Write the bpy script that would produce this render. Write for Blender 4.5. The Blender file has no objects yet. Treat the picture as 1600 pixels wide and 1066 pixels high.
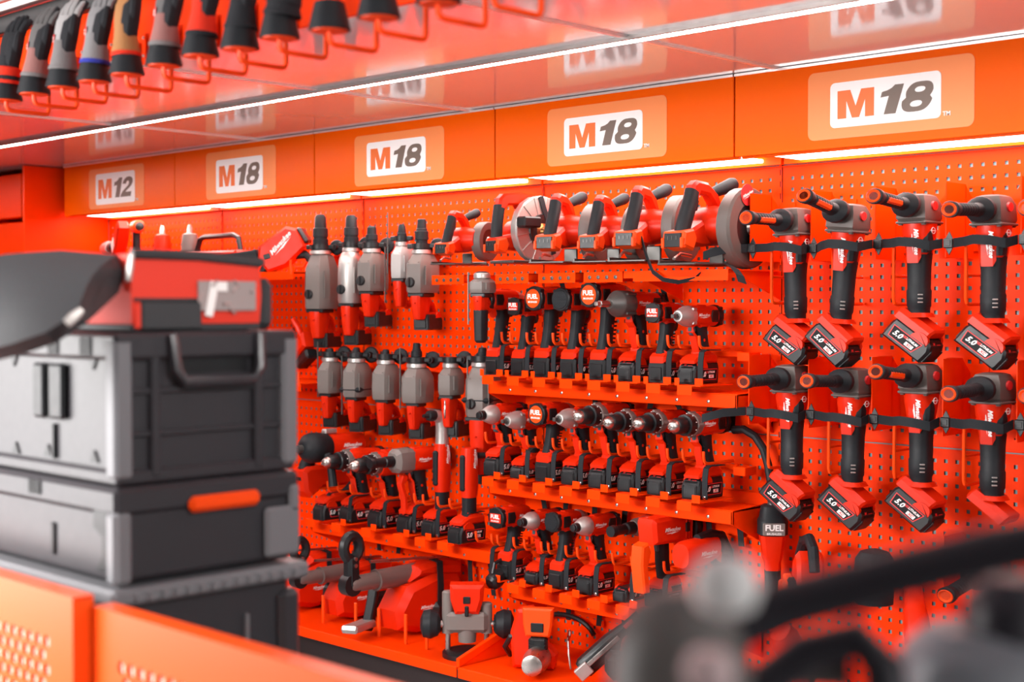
import bpy, bmesh, math, random
from mathutils import Vector, Matrix, Euler
rnd = random.Random(11)
C = bpy.context.scene.collection
R = math.radians
PI = math.pi
V = Vector
# ---------------------------------------------------------------- camera model: 50 mm lens, camera 1.6 m above the floor
CAMZ = 1.6
FOC, CX, CY = 2211.0, 800.0, 533.0
YAW, PITCH = R(44.3), R(1.477)
_h = V((-math.sin(YAW), math.cos(YAW), 0))
FW = (_h * math.cos(PITCH) - V((0, 0, 1)) * math.sin(PITCH))
RT = V((math.cos(YAW), math.sin(YAW), 0))
UP = RT.cross(FW)

def ray(px, py):
    return FW * FOC + RT * (px - CX) + UP * (CY - py)

def P(px, py, y):            # the point of the plane Y = y seen at a photo pixel
    r = ray(px, py)
    return r * (y / r.y) + V((0, 0, CAMZ))

def PX(px, py, x):           # the point of the plane X = x seen at a photo pixel
    r = ray(px, py)
    return r * (x / r.x) + V((0, 0, CAMZ))

def PZ(px, py, z):           # the point of the plane Z = z seen at a photo pixel
    r = ray(px, py)
    return r * ((z - CAMZ) / r.z) + V((0, 0, CAMZ))

cam_d = bpy.data.cameras.new('camera')
cam = bpy.data.objects.new('camera', cam_d)
C.objects.link(cam)
cam_d.sensor_width = 36.0
cam_d.lens = FOC * 36.0 / 1600.0
cam_d.clip_start = 0.05
M = Matrix((RT, UP, -FW)).transposed().to_4x4()
M.translation = V((0, 0, CAMZ))
cam.matrix_world = M
cam_d.dof.use_dof = True
cam_d.dof.focus_distance = 4.75
cam_d.dof.aperture_fstop = 2.8
bpy.context.scene.camera = cam

# ---------------------------------------------------------------- materials
MATS = {}
def mat(name, col, rough=0.5, metal=0.0, spec=0.5, coat=0.0, emit=None, estr=0.0, noise=0.0, nscale=40.0, bump=0.0, alpha=None, coat_rough=0.05):
    m = bpy.data.materials.new(name)
    m.use_nodes = True
    nt = m.node_tree
    b = nt.nodes['Principled BSDF']
    b.inputs['Base Color'].default_value = (*col, 1)
    b.inputs['Roughness'].default_value = rough
    b.inputs['Metallic'].default_value = metal
    b.inputs['Specular IOR Level'].default_value = spec
    b.inputs['Coat Weight'].default_value = coat
    b.inputs['Coat Roughness'].default_value = coat_rough
    if emit:
        b.inputs['Emission Color'].default_value = (*emit, 1)
        b.inputs['Emission Strength'].default_value = estr
    if noise or bump:
        tc = nt.nodes.new('ShaderNodeTexCoord')
        n = nt.nodes.new('ShaderNodeTexNoise')
        n.inputs['Scale'].default_value = nscale
        n.inputs['Detail'].default_value = 4
        nt.links.new(tc.outputs['Object'], n.inputs['Vector'])
        if noise:
            r = nt.nodes.new('ShaderNodeMapRange')
            r.inputs['To Min'].default_value = max(0.02, rough - noise)
            r.inputs['To Max'].default_value = min(1, rough + noise)
            nt.links.new(n.outputs['Fac'], r.inputs['Value'])
            nt.links.new(r.outputs['Result'], b.inputs['Roughness'])
        if bump:
            bp = nt.nodes.new('ShaderNodeBump')
            bp.inputs['Strength'].default_value = bump
            bp.inputs['Distance'].default_value = 0.002
            nt.links.new(n.outputs['Fac'], bp.inputs['Height'])
            nt.links.new(bp.outputs['Normal'], b.inputs['Normal'])
    MATS[name] = m
    return m

ORANGE = mat('powder_coat_orange', (0.90, 0.043, 0.0005), 0.40, noise=0.05, nscale=14, spec=0.06)
FASCIA = mat('fascia_orange', (0.94, 0.118, 0.0005), 0.30, spec=0.08, noise=0.04, nscale=6)
DECAL = mat('decal_light_orange', (0.95, 0.27, 0.07), 0.5)
WHITE = mat('sign_white', (0.93, 0.92, 0.91), 0.45)
SIGNORANGE = mat('sign_letter_orange', (0.85, 0.16, 0.02), 0.5)
SIGNGREY = mat('sign_letter_grey', (0.16, 0.115, 0.09), 0.5)
RED = mat('tool_red_plastic', (0.64, 0.019, 0.002), 0.34, spec=0.2, noise=0.08, nscale=30)
ORED = mat('tool_orange_plastic', (0.84, 0.06, 0.002), 0.42, spec=0.25)
BLACK = mat('black_plastic', (0.007, 0.0078, 0.009), 0.40, spec=0.4, noise=0.1, nscale=50)
RUBBER = mat('charcoal_rubber', (0.0095, 0.0115, 0.014), 0.55, spec=0.27, noise=0.1, nscale=60, bump=0.25)
STRAP = mat('strap_webbing', (0.008, 0.011, 0.014), 0.7, spec=0.3, bump=0.4, nscale=400)
GREY = mat('tool_grey_plastic', (0.165, 0.142, 0.130), 0.42, spec=0.35, noise=0.08, nscale=30)
GGREY = mat('guard_grey_brown', (0.105, 0.088, 0.080), 0.45, spec=0.35, noise=0.08, nscale=30)
DGREY = mat('dark_grey_metal', (0.09, 0.085, 0.08), 0.38, metal=0.5, noise=0.08, nscale=25)
STEEL = mat('brushed_steel', (0.50, 0.47, 0.44), 0.30, metal=1.0, noise=0.1, nscale=60)
ALU = mat('cast_aluminium', (0.46, 0.43, 0.41), 0.42, metal=0.75, noise=0.1, nscale=40)
PALE = mat('pale_plastic', (.40, .38, .37), .5)
DISC = mat('abrasive_dark', (0.05, 0.045, 0.045), 0.55)
PRINT = mat('white_print', (0.85, 0.82, 0.80), 0.5)
REDPRINT = mat('red_print', (0.65, 0.02, 0.02), 0.5)
LABELBLK = mat('label_black', (0.006, 0.007, 0.008), 0.5, spec=0.15)
TEAL = mat('trigger_blue_grey', (0.03, 0.06, 0.075), 0.4)

# ---------------------------------------------------------------- mesh builder
class MB:
    def __init__(s):
        s.v = []; s.f = []; s.m = []; s.mi = 0; s.T = None

    def add(s, verts, faces, T=None):
        o = len(s.v)
        for p in verts:
            p = V(p)
            if T is not None: p = T @ p
            if s.T is not None: p = s.T @ p
            s.v.append(p)
        for f in faces:
            s.f.append([i + o for i in f]); s.m.append(s.mi)
        return s

    def addbm(s, bm, T=None):
        bm.verts.index_update()
        s.add([v.co.copy() for v in bm.verts], [[v.index for v in f.verts] for f in bm.faces], T)
        bm.free()
        return s

    def box(s, c, d, b=0.0, rot=None, seg=1):
        bm = bmesh.new()
        bmesh.ops.create_cube(bm, size=1)
        for v in bm.verts: v.co = V((v.co.x * d[0], v.co.y * d[1], v.co.z * d[2]))
        if b: bmesh.ops.bevel(bm, geom=bm.edges[:], offset=min(b, 0.49 * min(d)), segments=seg, affect='EDGES', profile=0.5)
        T = Matrix.Translation(V(c))
        if rot: T = T @ Euler(rot).to_matrix().to_4x4()
        return s.addbm(bm, T)

    def prism(s, pts, w, b=0.0, plane='xz', c=0.0, seg=1, bside=False):
        """polygon extruded by w across its plane, centred on c; b bevels both rims"""
        bm = bmesh.new()
        def q(a, e, t):
            return {'xz': (a, t, e), 'xy': (a, e, t), 'yz': (t, a, e)}[plane]
        A = [bm.verts.new(q(a, e, c - w / 2)) for a, e in pts]
        B = [bm.verts.new(q(a, e, c + w / 2)) for a, e in pts]
        n = len(pts)
        fa = bm.faces.new(A); fb = bm.faces.new(B[::-1])
        for i in range(n): bm.faces.new((A[i], B[i], B[(i + 1) % n], A[(i + 1) % n]))
        bmesh.ops.recalc_face_normals(bm, faces=bm.faces[:])
        if b:
            E = list(fa.edges) + list(fb.edges)
            if bside: E = bm.edges[:]
            bmesh.ops.bevel(bm, geom=E, offset=b, segments=seg, affect='EDGES', profile=0.5, clamp_overlap=True)
        return s.addbm(bm)

    def lathe(s, prof, o=(0, 0, 0), axis='x', seg=18, T=None, sy=1.0, ph=0.0):
        vs, fs = [], []
        for a, r in prof:
            for k in range(seg):
                t = 2 * PI * k / seg + ph
                u, w = r * math.cos(t), r * math.sin(t) * sy
                vs.append({'x': (a, u, w), 'y': (u, a, w), 'z': (u, w, a)}[axis])
        for i in range(len(prof) - 1):
            for k in range(seg):
                fs.append((i * seg + k, i * seg + (k + 1) % seg, (i + 1) * seg + (k + 1) % seg, (i + 1) * seg + k))
        fs.append(tuple(range(seg))[::-1]); fs.append(tuple(range((len(prof) - 1) * seg, len(prof) * seg)))
        T0 = Matrix.Translation(V(o))
        return s.add(vs, fs, T0 if T is None else T @ T0)

    def tube(s, path, r, seg=8, closed=False, flat=1.0):
        pts = [V(p) for p in path]
        n = len(pts)
        rr = r if isinstance(r, (list, tuple)) else [r] * n
        vs, fs = [], []
        ref = None
        for i, p in enumerate(pts):
            if closed: d = pts[(i + 1) % n] - pts[i - 1]
            else: d = pts[min(i + 1, n - 1)] - pts[max(i - 1, 0)]
            d.normalize()
            if ref is None:
                ref = V((0, 0, 1)) if abs(d.z) < 0.9 else V((1, 0, 0))
            a = (ref - d * ref.dot(d)).normalized()
            ref = a
            b = d.cross(a)
            for k in range(seg):
                t = 2 * PI * k / seg
                vs.append(p + a * (rr[i] * math.cos(t)) + b * (rr[i] * flat * math.sin(t)))
        for i in range(n if closed else n - 1):
            j = (i + 1) % n
            for k in range(seg):
                fs.append((i * seg + k, i * seg + (k + 1) % seg, j * seg + (k + 1) % seg, j * seg + k))
        if not closed:
            fs.append(tuple(range(seg))[::-1]); fs.append(tuple(range((n - 1) * seg, n * seg)))
        return s.add(vs, fs)

    def loft(s, rings, cap=True):
        n = len(rings[0])
        vs = [p for r in rings for p in r]
        fs = []
        for i in range(len(rings) - 1):
            for k in range(n):
                fs.append((i * n + k, i * n + (k + 1) % n, (i + 1) * n + (k + 1) % n, (i + 1) * n + k))
        if cap:
            fs.append(tuple(range(n))[::-1]); fs.append(tuple(range((len(rings) - 1) * n, len(rings) * n)))
        return s.add(vs, fs)

    def ribbon(s, path, w, t=0.003, across=(0, 0, 1)):
        """flat webbing along a path; across = its width direction"""
        pts = [V(p) for p in path]; a = V(across).normalized()
        rings = []
        for i, p in enumerate(pts):
            d = (pts[min(i + 1, len(pts) - 1)] - pts[max(i - 1, 0)]).normalized()
            nrm = d.cross(a)
            nrm = nrm.normalized() if nrm.length > 1e-5 else V((0, 1, 0))
            ww = a
            rings.append([p + ww * w / 2 + nrm * t / 2, p + ww * w / 2 - nrm * t / 2, p - ww * w / 2 - nrm * t / 2, p - ww * w / 2 + nrm * t / 2])
        return s.loft(rings)

    def mesh_in(s, me, T):
        return s.add([v.co.copy() for v in me.vertices], [list(p.vertices) for p in me.polygons], T)

    def mesh(s, name, mats):
        me = bpy.data.meshes.new(name)
        me.from_pydata([tuple(v) for v in s.v], [], s.f)
        for m_ in (mats if isinstance(mats, (list, tuple)) else [mats]): me.materials.append(m_)
        me.polygons.foreach_set('material_index', s.m)
        me.polygons.foreach_set('use_smooth', [True] * len(s.f))
        bm = bmesh.new(); bm.from_mesh(me)
        bmesh.ops.recalc_face_normals(bm, faces=bm.faces[:])
        bm.to_mesh(me); bm.free()
        me.set_sharp_from_angle(angle=R(32))
        me.update()
        return me

def ell(c, rx, ry, ax=(1, 0, 0), ay=(0, 1, 0), n=12, p=2.0):
    """superellipse ring"""
    c, ax, ay = V(c), V(ax), V(ay)
    out = []
    for k in range(n):
        t = 2 * PI * k / n
        co, si = math.cos(t), math.sin(t)
        out.append(c + ax * (rx * math.copysign(abs(co) ** (2 / p), co)) + ay * (ry * math.copysign(abs(si) ** (2 / p), si)))
    return out

CACHE = {}
def part(name, key, fn, mats, parent, loc=None, rot=None, label=None):
    me = CACHE.get(key) if key else None
    if me is None:
        mb = MB(); fn(mb); me = mb.mesh(name, mats)
        if key: CACHE[key] = me
    o = bpy.data.objects.new(name, me)
    C.objects.link(o)
    o.parent = parent
    if loc is not None: o.location = loc
    if rot is not None: o.rotation_euler = rot
    if label: o['label'] = label
    return o

def thing(name, label, cat, loc=(0, 0, 0), rot=(0, 0, 0), group=None, scale=1.0):
    o = bpy.data.objects.new(name, None)
    o.empty_display_size = 0.05
    C.objects.link(o)
    o.location = loc; o.rotation_euler = rot; o.scale = (scale,) * 3 if not isinstance(scale, tuple) else scale
    o['label'] = label; o['category'] = cat
    if group: o['group'] = group
    return o

def solo(name, fn, mats, label=None, cat=None, group=None, kind=None, loc=None, rot=None, key=None):
    o = part(name, key, fn, mats, None, loc, rot)
    if label: o['label'] = label
    if cat: o['category'] = cat
    if group: o['group'] = group
    if kind: o['kind'] = kind
    return o

# ---------------------------------------------------------------- lettering
TXT = {}
def text_mesh(body, size=1.0, shear=0.0, bold=0.0, depth=0.02):
    """lettering centred on the origin in XY, facing +Z; size = cap height roughly"""
    k = (body, size, shear, bold, depth)
    if k in TXT: return TXT[k]
    cu = bpy.data.curves.new('lettering', 'FONT')
    cu.body = body; cu.size = size; cu.shear = shear; cu.offset = bold * size
    cu.extrude = depth * size; cu.align_x = 'CENTER'; cu.align_y = 'CENTER'; cu.resolution_u = 2
    o = bpy.data.objects.new('lettering', cu)
    me = bpy.data.meshes.new_from_object(o)
    bpy.data.objects.remove(o)
    TXT[k] = me
    return me

def shape_mesh(loops, depth=0.02):
    cu = bpy.data.curves.new('lettering', 'CURVE')
    cu.dimensions = '2D'; cu.fill_mode = 'BOTH'; cu.extrude = depth
    for lp in loops:
        sp = cu.splines.new('POLY'); sp.points.add(len(lp) - 1); sp.use_cyclic_u = True
        for q, (a, b) in zip(sp.points, lp): q.co = (a, b, 0, 1)
    o = bpy.data.objects.new('lettering', cu)
    me = bpy.data.meshes.new_from_object(o)
    bpy.data.objects.remove(o)
    return me

def face_T(pos, right, up, s=1.0):
    """matrix that lays XY lettering on a face: right and up are the face's own directions"""
    r = V(right).normalized(); u = V(up).normalized(); n = r.cross(u)
    m = Matrix((r * s, u * s, n * s)).transposed().to_4x4()
    m.translation = V(pos)
    return m
# ================================================================ the setting
WALL, FAS = 4.13, 3.82
CEIL = CAMZ + 0.752
FB = CAMZ + 0.480           # underside of the fascia
SEAM_SPLIT = CAMZ - 0.452   # joint between upper and lower pegboard panels
XL = P(170, 400, WALL).x    # left end of the pegboards
SEAMS = [XL + k * 1.117 for k in range(7)]
XR = SEAMS[-1]
X0, X9 = -9.0, 1.2
ceiling_m = mat('ceiling_gloss_panel', (0.70, 0.735, 0.775), 0.11, spec=0.9, coat=0.8, coat_rough=0.10, noise=0.02, nscale=3)
floor_m = mat('floor_dark', (0.34, 0.34, 0.35), 0.5, noise=0.1, nscale=5)
backing_m = mat('wall_backing_grey', (0.14, 0.26, 0.28), 0.5)
joint_m = mat('joint_profile', (0.92, 0.88, 0.87), 0.3, metal=0.6)
led_m = mat('led_light', (0.9, 0.9, 0.9), 0.5, emit=(1.0, 0.97, 0.95), estr=66.0)
tube_m = mat('diffuser_light', (0.9, 0.9, 0.9), 0.5, emit=(1.0, 0.93, 0.88), estr=8.5)
dark_m = mat('dark_recess', (0.02, 0.012, 0.012), 0.6)

solo('ceiling', lambda b: b.box(((X0 + X9) / 2, 2.0, CEIL + 0.02), (X9 - X0, 4.6, 0.04)), ceiling_m, kind='structure')
solo('floor', lambda b: b.box(((X0 + X9) / 2, 1.5, -0.02), (X9 - X0, 6.0, 0.04)), floor_m, kind='structure')
solo('wall_back', lambda b: b.box(((X0 + X9) / 2, WALL + 0.056, CEIL / 2), (X9 - X0, 0.1, CEIL)), backing_m, kind='structure')
solo('wall_left', lambda b: b.box((X0 - 0.05, 2.0, CEIL / 2), (0.1, 4.6, CEIL)), ORANGE, kind='structure')
# ceiling joints run across the room towards the wall
def joints(b):
    for px, py in ((200, 197), (567, 149), (1000, 61)):
        x = PZ(px, py, CEIL).x
        b.box((x, 2.0, CEIL - 0.003), (0.016, 4.2, 0.006))
        b.box((x + 0.011, 2.0, CEIL - 0.0015), (0.005, 4.2, 0.003))
solo('trim_1', joints, joint_m, kind='structure')
# ceiling light lines
YLED = PZ(1000, 57, CEIL).y
def light_line(y, w, label, x0=X0 + 0.05, x1=X9 - 0.05, m_=None):
    t = thing('ceiling_light_strip', label, 'light strip', ((x0 + x1) / 2, y, CEIL))
    L = x1 - x0
    part('profile', None, lambda b: (b.box((0, -0.032, -0.006), (L, 0.016, 0.012)), b.box((0, 0.022, -0.005), (L, 0.008, 0.010))), ALU, t)
    part('light_diffuser', None, lambda b: b.box((0, -0.002, -0.005), (L, w, 0.010)), m_ or led_m, t)
    return t
light_line(YLED, 0.036, 'thin white light line running along the ceiling in front of the lettered fascia')
strip2_m = mat('strip_dim_glow', (0.9, 0.9, 0.9), 0.5, emit=(1.0, 0.97, 0.95), estr=2.5)  # white strip given a faint glow of its own
light_line(1.655, 0.03, 'white line on the ceiling above the row of gloves', m_=strip2_m)

# ---------------------------------------------------------------- pegboards with real square holes
PITCH_H = 0.038
HOLE = 0.0122
def pegboard(b, x0, x1, z0, z1):
    n = int((x1 - x0 - 0.03) / PITCH_H); m = int((z1 - z0 - 0.03) / PITCH_H)
    mx = ((x1 - x0) - (n - 1) * PITCH_H) / 2; mz = ((z1 - z0) - (m - 1) * PITCH_H) / 2
    xs = [x0] + [x0 + mx + i * PITCH_H + e for i in range(n) for e in (-HOLE / 2, HOLE / 2)] + [x1]
    zs = [z0] + [z0 + mz + i * PITCH_H + e for i in range(m) for e in (-HOLE / 2, HOLE / 2)] + [z1]
    nx, nz = len(xs), len(zs)
    d = 0.0022
    vs = [(x, WALL + e, z) for e in (0, d) for z in zs for x in xs]
    N = nx * nz
    fs = []
    for j in range(nz - 1):
        for i in range(nx - 1):
            a = j * nx + i
            q = (a, a + 1, a + nx + 1, a + nx)
            if i % 2 and j % 2:
                for k in range(4):
                    u, w = q[k], q[(k + 1) % 4]
                    fs.append((u, w, w + N, u + N))
            else:
                fs.append(q)
    b.add(vs, fs)
    # folded rims
    for (cx, cz, sx, sz) in (((x0 + x1) / 2, z1 - 0.004, x1 - x0, 0.003), ((x0 + x1) / 2, z0 + 0.004, x1 - x0, 0.003)):
        b.box((cx, WALL - 0.002, cz), (sx, 0.005, sz))
Z_LOW = 0.004
names = ['far left', 'second from the left', 'middle', 'fourth', 'fifth', 'near right']
for k in range(6):
    for z0, z1, tag_ in ((SEAM_SPLIT + 0.002, FB - 0.004, 'upper'), (Z_LOW, SEAM_SPLIT - 0.002, 'lower')):
        if k == 5 and False: continue
        what = ['orange pegboard panel under the leftmost fascia sign', 'orange pegboard panel behind the pneumatic-looking nail gun',
                'orange pegboard panel behind the grey rotary hammers', 'orange pegboard panel behind the three drill rails',
                'orange pegboard panel behind the two rows of angle grinders', 'orange pegboard panel past the last grinder at the right edge'][k]
        what = what.replace('pneumatic-looking ', '')
        o = solo('pegboard_panel', lambda b: pegboard(b, SEAMS[k] + 0.006, SEAMS[k + 1] - 0.006, z0, z1), ORANGE,
                 what + (', upper half' if tag_ == 'upper' else ', lower half'), 'pegboard', 'pegboard panels on the back wall')
def post(b):
    h = (FB - Z_LOW) / 2
    zs = [-h]; z = -h + 0.03
    while z + 0.022 < h: zs += [z, z + 0.021]; z += 0.041
    zs.append(h)
    xs = [-0.0055, -0.0022, 0.0030, 0.0055]
    vs = [(x, y, z) for y in (-0.006, -0.003) for z in zs for x in xs]
    N = 4 * len(zs); fs = []
    for j in range(len(zs) - 1):
        for i in range(3):
            q = (j * 4 + i, j * 4 + i + 1, j * 4 + i + 5, j * 4 + i + 4)
            if i == 1 and j % 2:
                fs += [(q[k], q[(k + 1) % 4], q[(k + 1) % 4] + N, q[k] + N) for k in range(4)]
            else: fs.append(q)
    b.add(vs, fs)
    b.mi = 1
    b.box((0, -0.0015, 0), (0.011, 0.003, 2 * h - 0.002))
for k in range(1, 6):
    solo('slotted_post', post, [ORANGE, dark_m], ['slotted orange post between the two leftmost pegboards', 'slotted orange post left of the top rotary hammer row',
         'slotted orange post behind the abrasive cut-off saw', 'slotted orange post left of the grinders, behind the first one',
         'slotted orange post at the right edge of the grinders'][k - 1], 'post', 'slotted posts between the pegboards', loc=(SEAMS[k], WALL + 0.001, (FB + Z_LOW) / 2), key='post')

# ---------------------------------------------------------------- fascia boxes with their signs, and the light under each
GL = {}
def glyphs():
    # heavy M, slanted 1, 8 and 2 drawn as outlines; cap height 1
    GL['M'] = (shape_mesh([[(0, 0), (0.25, 0), (0.25, 0.62), (0.41, 0), (0.61, 0), (0.77, 0.62), (0.77, 0), (1.02, 0), (1.02, 1), (0.66, 1), (0.51, 0.42), (0.36, 1), (0, 1)]], 0.02), 1.02)
    sh = 0.22
    def S(l): return [(x + sh * y, y) for x, y in l]
    GL['1'] = (shape_mesh([S([(0.22, 0), (0.54, 0), (0.54, 1), (0.30, 1), (0.24, 0.90), (0.14, 0.83), (0.0, 0.79), (0.0, 0.60), (0.22, 0.63)])], 0.02), 0.60)
    out = []
    for k in range(40):
        t = 2 * PI * k / 40
        x, y = math.cos(t), math.sin(t)
        w = 0.40 if y < 0 else 0.365
        px = w * math.copysign(abs(x) ** 0.62, x)
        py = 0.5 + 0.51 * math.copysign(abs(y) ** 0.80, y)
        px *= 1 - 0.16 * math.exp(-((py - 0.53) / 0.075) ** 2)
        out.append((0.42 + px, py))
    def E(cx, cy, a, b): return [(cx + a * math.copysign(abs(math.cos(2 * PI * k / 20)) ** 0.8, math.cos(2 * PI * k / 20)), cy + b * math.sin(2 * PI * k / 20)) for k in range(20)]
    GL['8'] = (shape_mesh([S(out), S(E(0.42, 0.745, 0.135, 0.095)), S(E(0.42, 0.265, 0.155, 0.105))], 0.02), 0.86)
    c = [(0.03, 0.66), (0.05, 0.80), (0.14, 0.92), (0.28, 1.0), (0.46, 1.01), (0.63, 0.96), (0.73, 0.85), (0.75, 0.70), (0.70, 0.57), (0.58, 0.45), (0.42, 0.33), (0.33, 0.24),
         (0.76, 0.24), (0.76, 0), (0.0, 0), (0.02, 0.14), (0.10, 0.27), (0.24, 0.40), (0.40, 0.52), (0.48, 0.61), (0.49, 0.71), (0.44, 0.79), (0.36, 0.80), (0.30, 0.76), (0.28, 0.66)]
    GL['2'] = (shape_mesh([S(c)], 0.02), 0.80)
glyphs()

def rrect(x0, x1, z0, z1, r, n=5):
    out = []
    for cx, cz, a0 in ((x1 - r, z1 - r, 0), (x0 + r, z1 - r, 90), (x0 + r, z0 + r, 180), (x1 - r, z0 + r, 270)):
        for k in range(n + 1):
            a = R(a0 + 90 * k / n)
            out.append((cx + r * math.cos(a), cz + r * math.sin(a)))
    return out

FX = [P(100, 300, FAS).x, P(273, 290, FAS).x, P(491, 260, FAS).x, P(773, 230, FAS).x, P(1147, 180, FAS).x]
FX.append(FX[-1] + (FX[-1] - FX[0]) / 4)
SIGN = [  # decal left, right, top-left y, bottom-left y; plate left, right, top-left y, bottom-left y; text
    (139, 225, 266, 328, 150, 211, 273, 321, 'M12'),
    (322, 431, 240, 313, 338, 411, 251, 303, 'M18'),
    (554, 694, 214, 292, 573.5, 665.5, 224, 277, 'M18'),
    (855.5, 1042, 172, 261, 882, 1004.5, 186, 245, 'M18'),
    (1263, 1523, 116, 221, 1298, 1471, 131, 201, 'M18')]
fas_names = ['leftmost orange fascia box with the smallest sign', 'orange fascia box second from the left end, above the nail gun',
             'orange fascia box above the grey rotary hammers', 'orange fascia box above the circular saws',
             'largest and nearest orange fascia box, above the angle grinders']
for k in range(5):
    x0, x1 = FX[k] + 0.003, FX[k + 1] - 0.003
    t = thing('fascia_box', fas_names[k], 'fascia', ((x0 + x1) / 2, FAS, FB), group='fascia boxes along the top of the wall')
    cx, ch = (x0 + x1) / 2, CEIL - FB
    def fbox(b):
        w = x1 - x0
        b.box((0, 0.006, ch / 2 - 0.002), (w, 0.012, ch - 0.006), 0.002)
        b.box((0, 0.018, 0.008), (w, 0.022, 0.012), 0.001)
    part('front_panel', None, fbox, FASCIA, t)
    part('top_edge', None, lambda b: b.box((0, -0.002, ch - 0.006), (x1 - x0, 0.006, 0.008)), joint_m, t)
    dl, dr, dt, db, wl, wr, wt, wb, txt = SIGN[k]
    F = FAS - 0.001
    a, b_, c_, d_ = P(dl, dt, F), P(dr, dt, F), P(dl, dt, F), P(dl, db, F)
    dx0, dx1, dz1, dz0 = a.x - cx, b_.x - cx, c_.z - FB, d_.z - FB
    part('decal', None, lambda b: b.prism(rrect(dx0, dx1, dz0, dz1, 0.022), 0.0015, c=-0.001), DECAL, t)
    a, b_, d_ = P(wl, wt, F), P(wr, wt, F), P(wl, wb, F)
    px0, px1, pz1, pz0 = a.x - cx, b_.x - cx, a.z - FB, d_.z - FB
    pl = part('sign_plate', None, lambda b: b.prism(rrect(px0, px1, pz0, pz1, 0.016), 0.0015, c=-0.0025), WHITE, t)
    W, H = px1 - px0, pz1 - pz0
    h = H * 0.62
    tot = GL['M'][1] + sum(GL[q][1] for q in txt[1:]) + 0.12
    sx = W * 0.87 / (tot * h)
    x = px0 + W * 0.07
    for i, q in enumerate(txt):
        g, adv = GL[q]
        T = face_T((x, -0.0035, pz0 + H * 0.19), (1, 0, 0), (0, 0, 1), h) @ Matrix.Diagonal((sx, 1, 0.02, 1))
        part('letter' if i == 0 else 'digit', None, lambda b: b.mesh_in(g, T), SIGNORANGE if i == 0 else SIGNGREY, pl)
        x += (adv + (0.04 if i == 0 else 0.0)) * h * sx
    part('trade_mark', None, lambda b: b.mesh_in(text_mesh('TM', 0.018, bold=0.02), face_T((px1 + 0.018, -0.003, pz0 + 0.010), (1, 0, 0), (0, 0, 1))), WHITE, t)
    # light under the box
    l0, l1 = SEAMS[k] + 0.10, SEAMS[k + 1] - 0.045
    lc = (l0 + l1) / 2 - cx
    lt = part('light_panel', None, lambda b: (b.box((lc, 0.162, 0.03), (1.105, 0.27, 0.012)), b.box((lc, 0.285, 0.012), (1.105, 0.02, 0.03)), b.box((lc, 0.037, 0.012), (1.105, 0.014, 0.03))), FASCIA, t)
    part('light_diffuser', None, lambda b: b.box((lc, 0.16, 0.012), (l1 - l0, 0.22, 0.012), 0.002), tube_m, lt, label='glowing white diffuser')
# end panel of the display and the overhead cabinet left of it
solo('trim_2', lambda b: b.box((XL - 0.012, (3.63 + WALL) / 2, CEIL / 2), (0.02, WALL - 3.63, CEIL - 0.01)), ORANGE, kind='structure')
solo('trim_3', lambda b: b.box(((FX[5] + X9) / 2 + .004, (FAS + WALL) / 2, (FB + CEIL) / 2), (X9 - FX[5], WALL - FAS - .006, CEIL - FB - .006)), FASCIA, kind='structure')
XC = P(33, 300, 3.72).x
oc = thing('overhead_cabinet', 'plain orange overhead cabinet at the far left end of the wall', 'cabinet', (XC - 0.6, 3.72, FB))
part('body', None, lambda b: b.box((0, 0.2, (CEIL - FB) / 2 - 0.01), (1.2, 0.4, CEIL - FB - 0.03), 0.004), ORANGE, oc)
tc_ = thing('tall_cabinet', 'orange tall cabinet with a dark gap, left of the end panel', 'cabinet', (XC - 0.5, 3.78, 0))
part('body', None, lambda b: b.box((0.24, 0.17, FB / 2), (0.50, 0.34, FB - 0.02), 0.004), ORANGE, tc_)
part('door', None, lambda b: b.box((-0.40, 0.17, FB / 2), (0.5, 0.34, FB - 0.02), 0.004), ORANGE, tc_)
# ================================================================ pistol-grip tools on the rails
# local frame: +x nose, z up, origin under the middle of the battery
def batt_body(b):
    b.prism([(-0.062, 0), (0.066, 0), (0.068, 0.012), (0.068, 0.040), (0.058, 0.058), (0.040, 0.066), (-0.060, 0.066), (-0.064, 0.05)], 0.074, 0.006)
    b.prism([(0.0665, 0.004), (0.0725, 0.006), (0.0725, 0.036), (0.064, 0.050)], 0.048, 0.002)
    for y in (-0.026, 0.026): b.box((0.068, y, 0.024), (0.008, 0.006, 0.040), 0.002)
    b.box((-0.065, 0, 0.030), (0.006, 0.05, 0.044), 0.002)
def batt_latch(sgn):
  def f(b):
    for _ in (0,):
        pts = [(0.052, 0.052)] + [(0.026 + 0.026 * math.cos(R(a)), 0.050 + 0.026 * math.sin(R(a))) for a in range(0, 181, 20)]
        b.prism(pts, 0.010, 0.002, c=sgn * 0.0335)
  return f
def batt_gauge(b):
    T = face_T((0.0545, 0, 0.0600), (0, 1, 0), (-0.78, 0, 0.62))
    b.mi = 0; b.add([(-0.024, -0.012, 0), (0.024, -0.012, 0), (0.024, 0.012, 0), (-0.024, 0.012, 0)], [(0, 1, 2, 3)], T)
    b.mi = 1; b.mesh_in(text_mesh('M', 0.012, bold=0.02, depth=0.01), face_T((0.0548, -0.012, 0.0604), (0, 1, 0), (-0.78, 0, 0.62)))
    b.add([(0.0, -0.004, 0.0004), (0.018, -0.004, 0.0004), (0.018, -0.001, 0.0004), (0.0, -0.001, 0.0004)], [(0, 1, 2, 3)], T)
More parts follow.
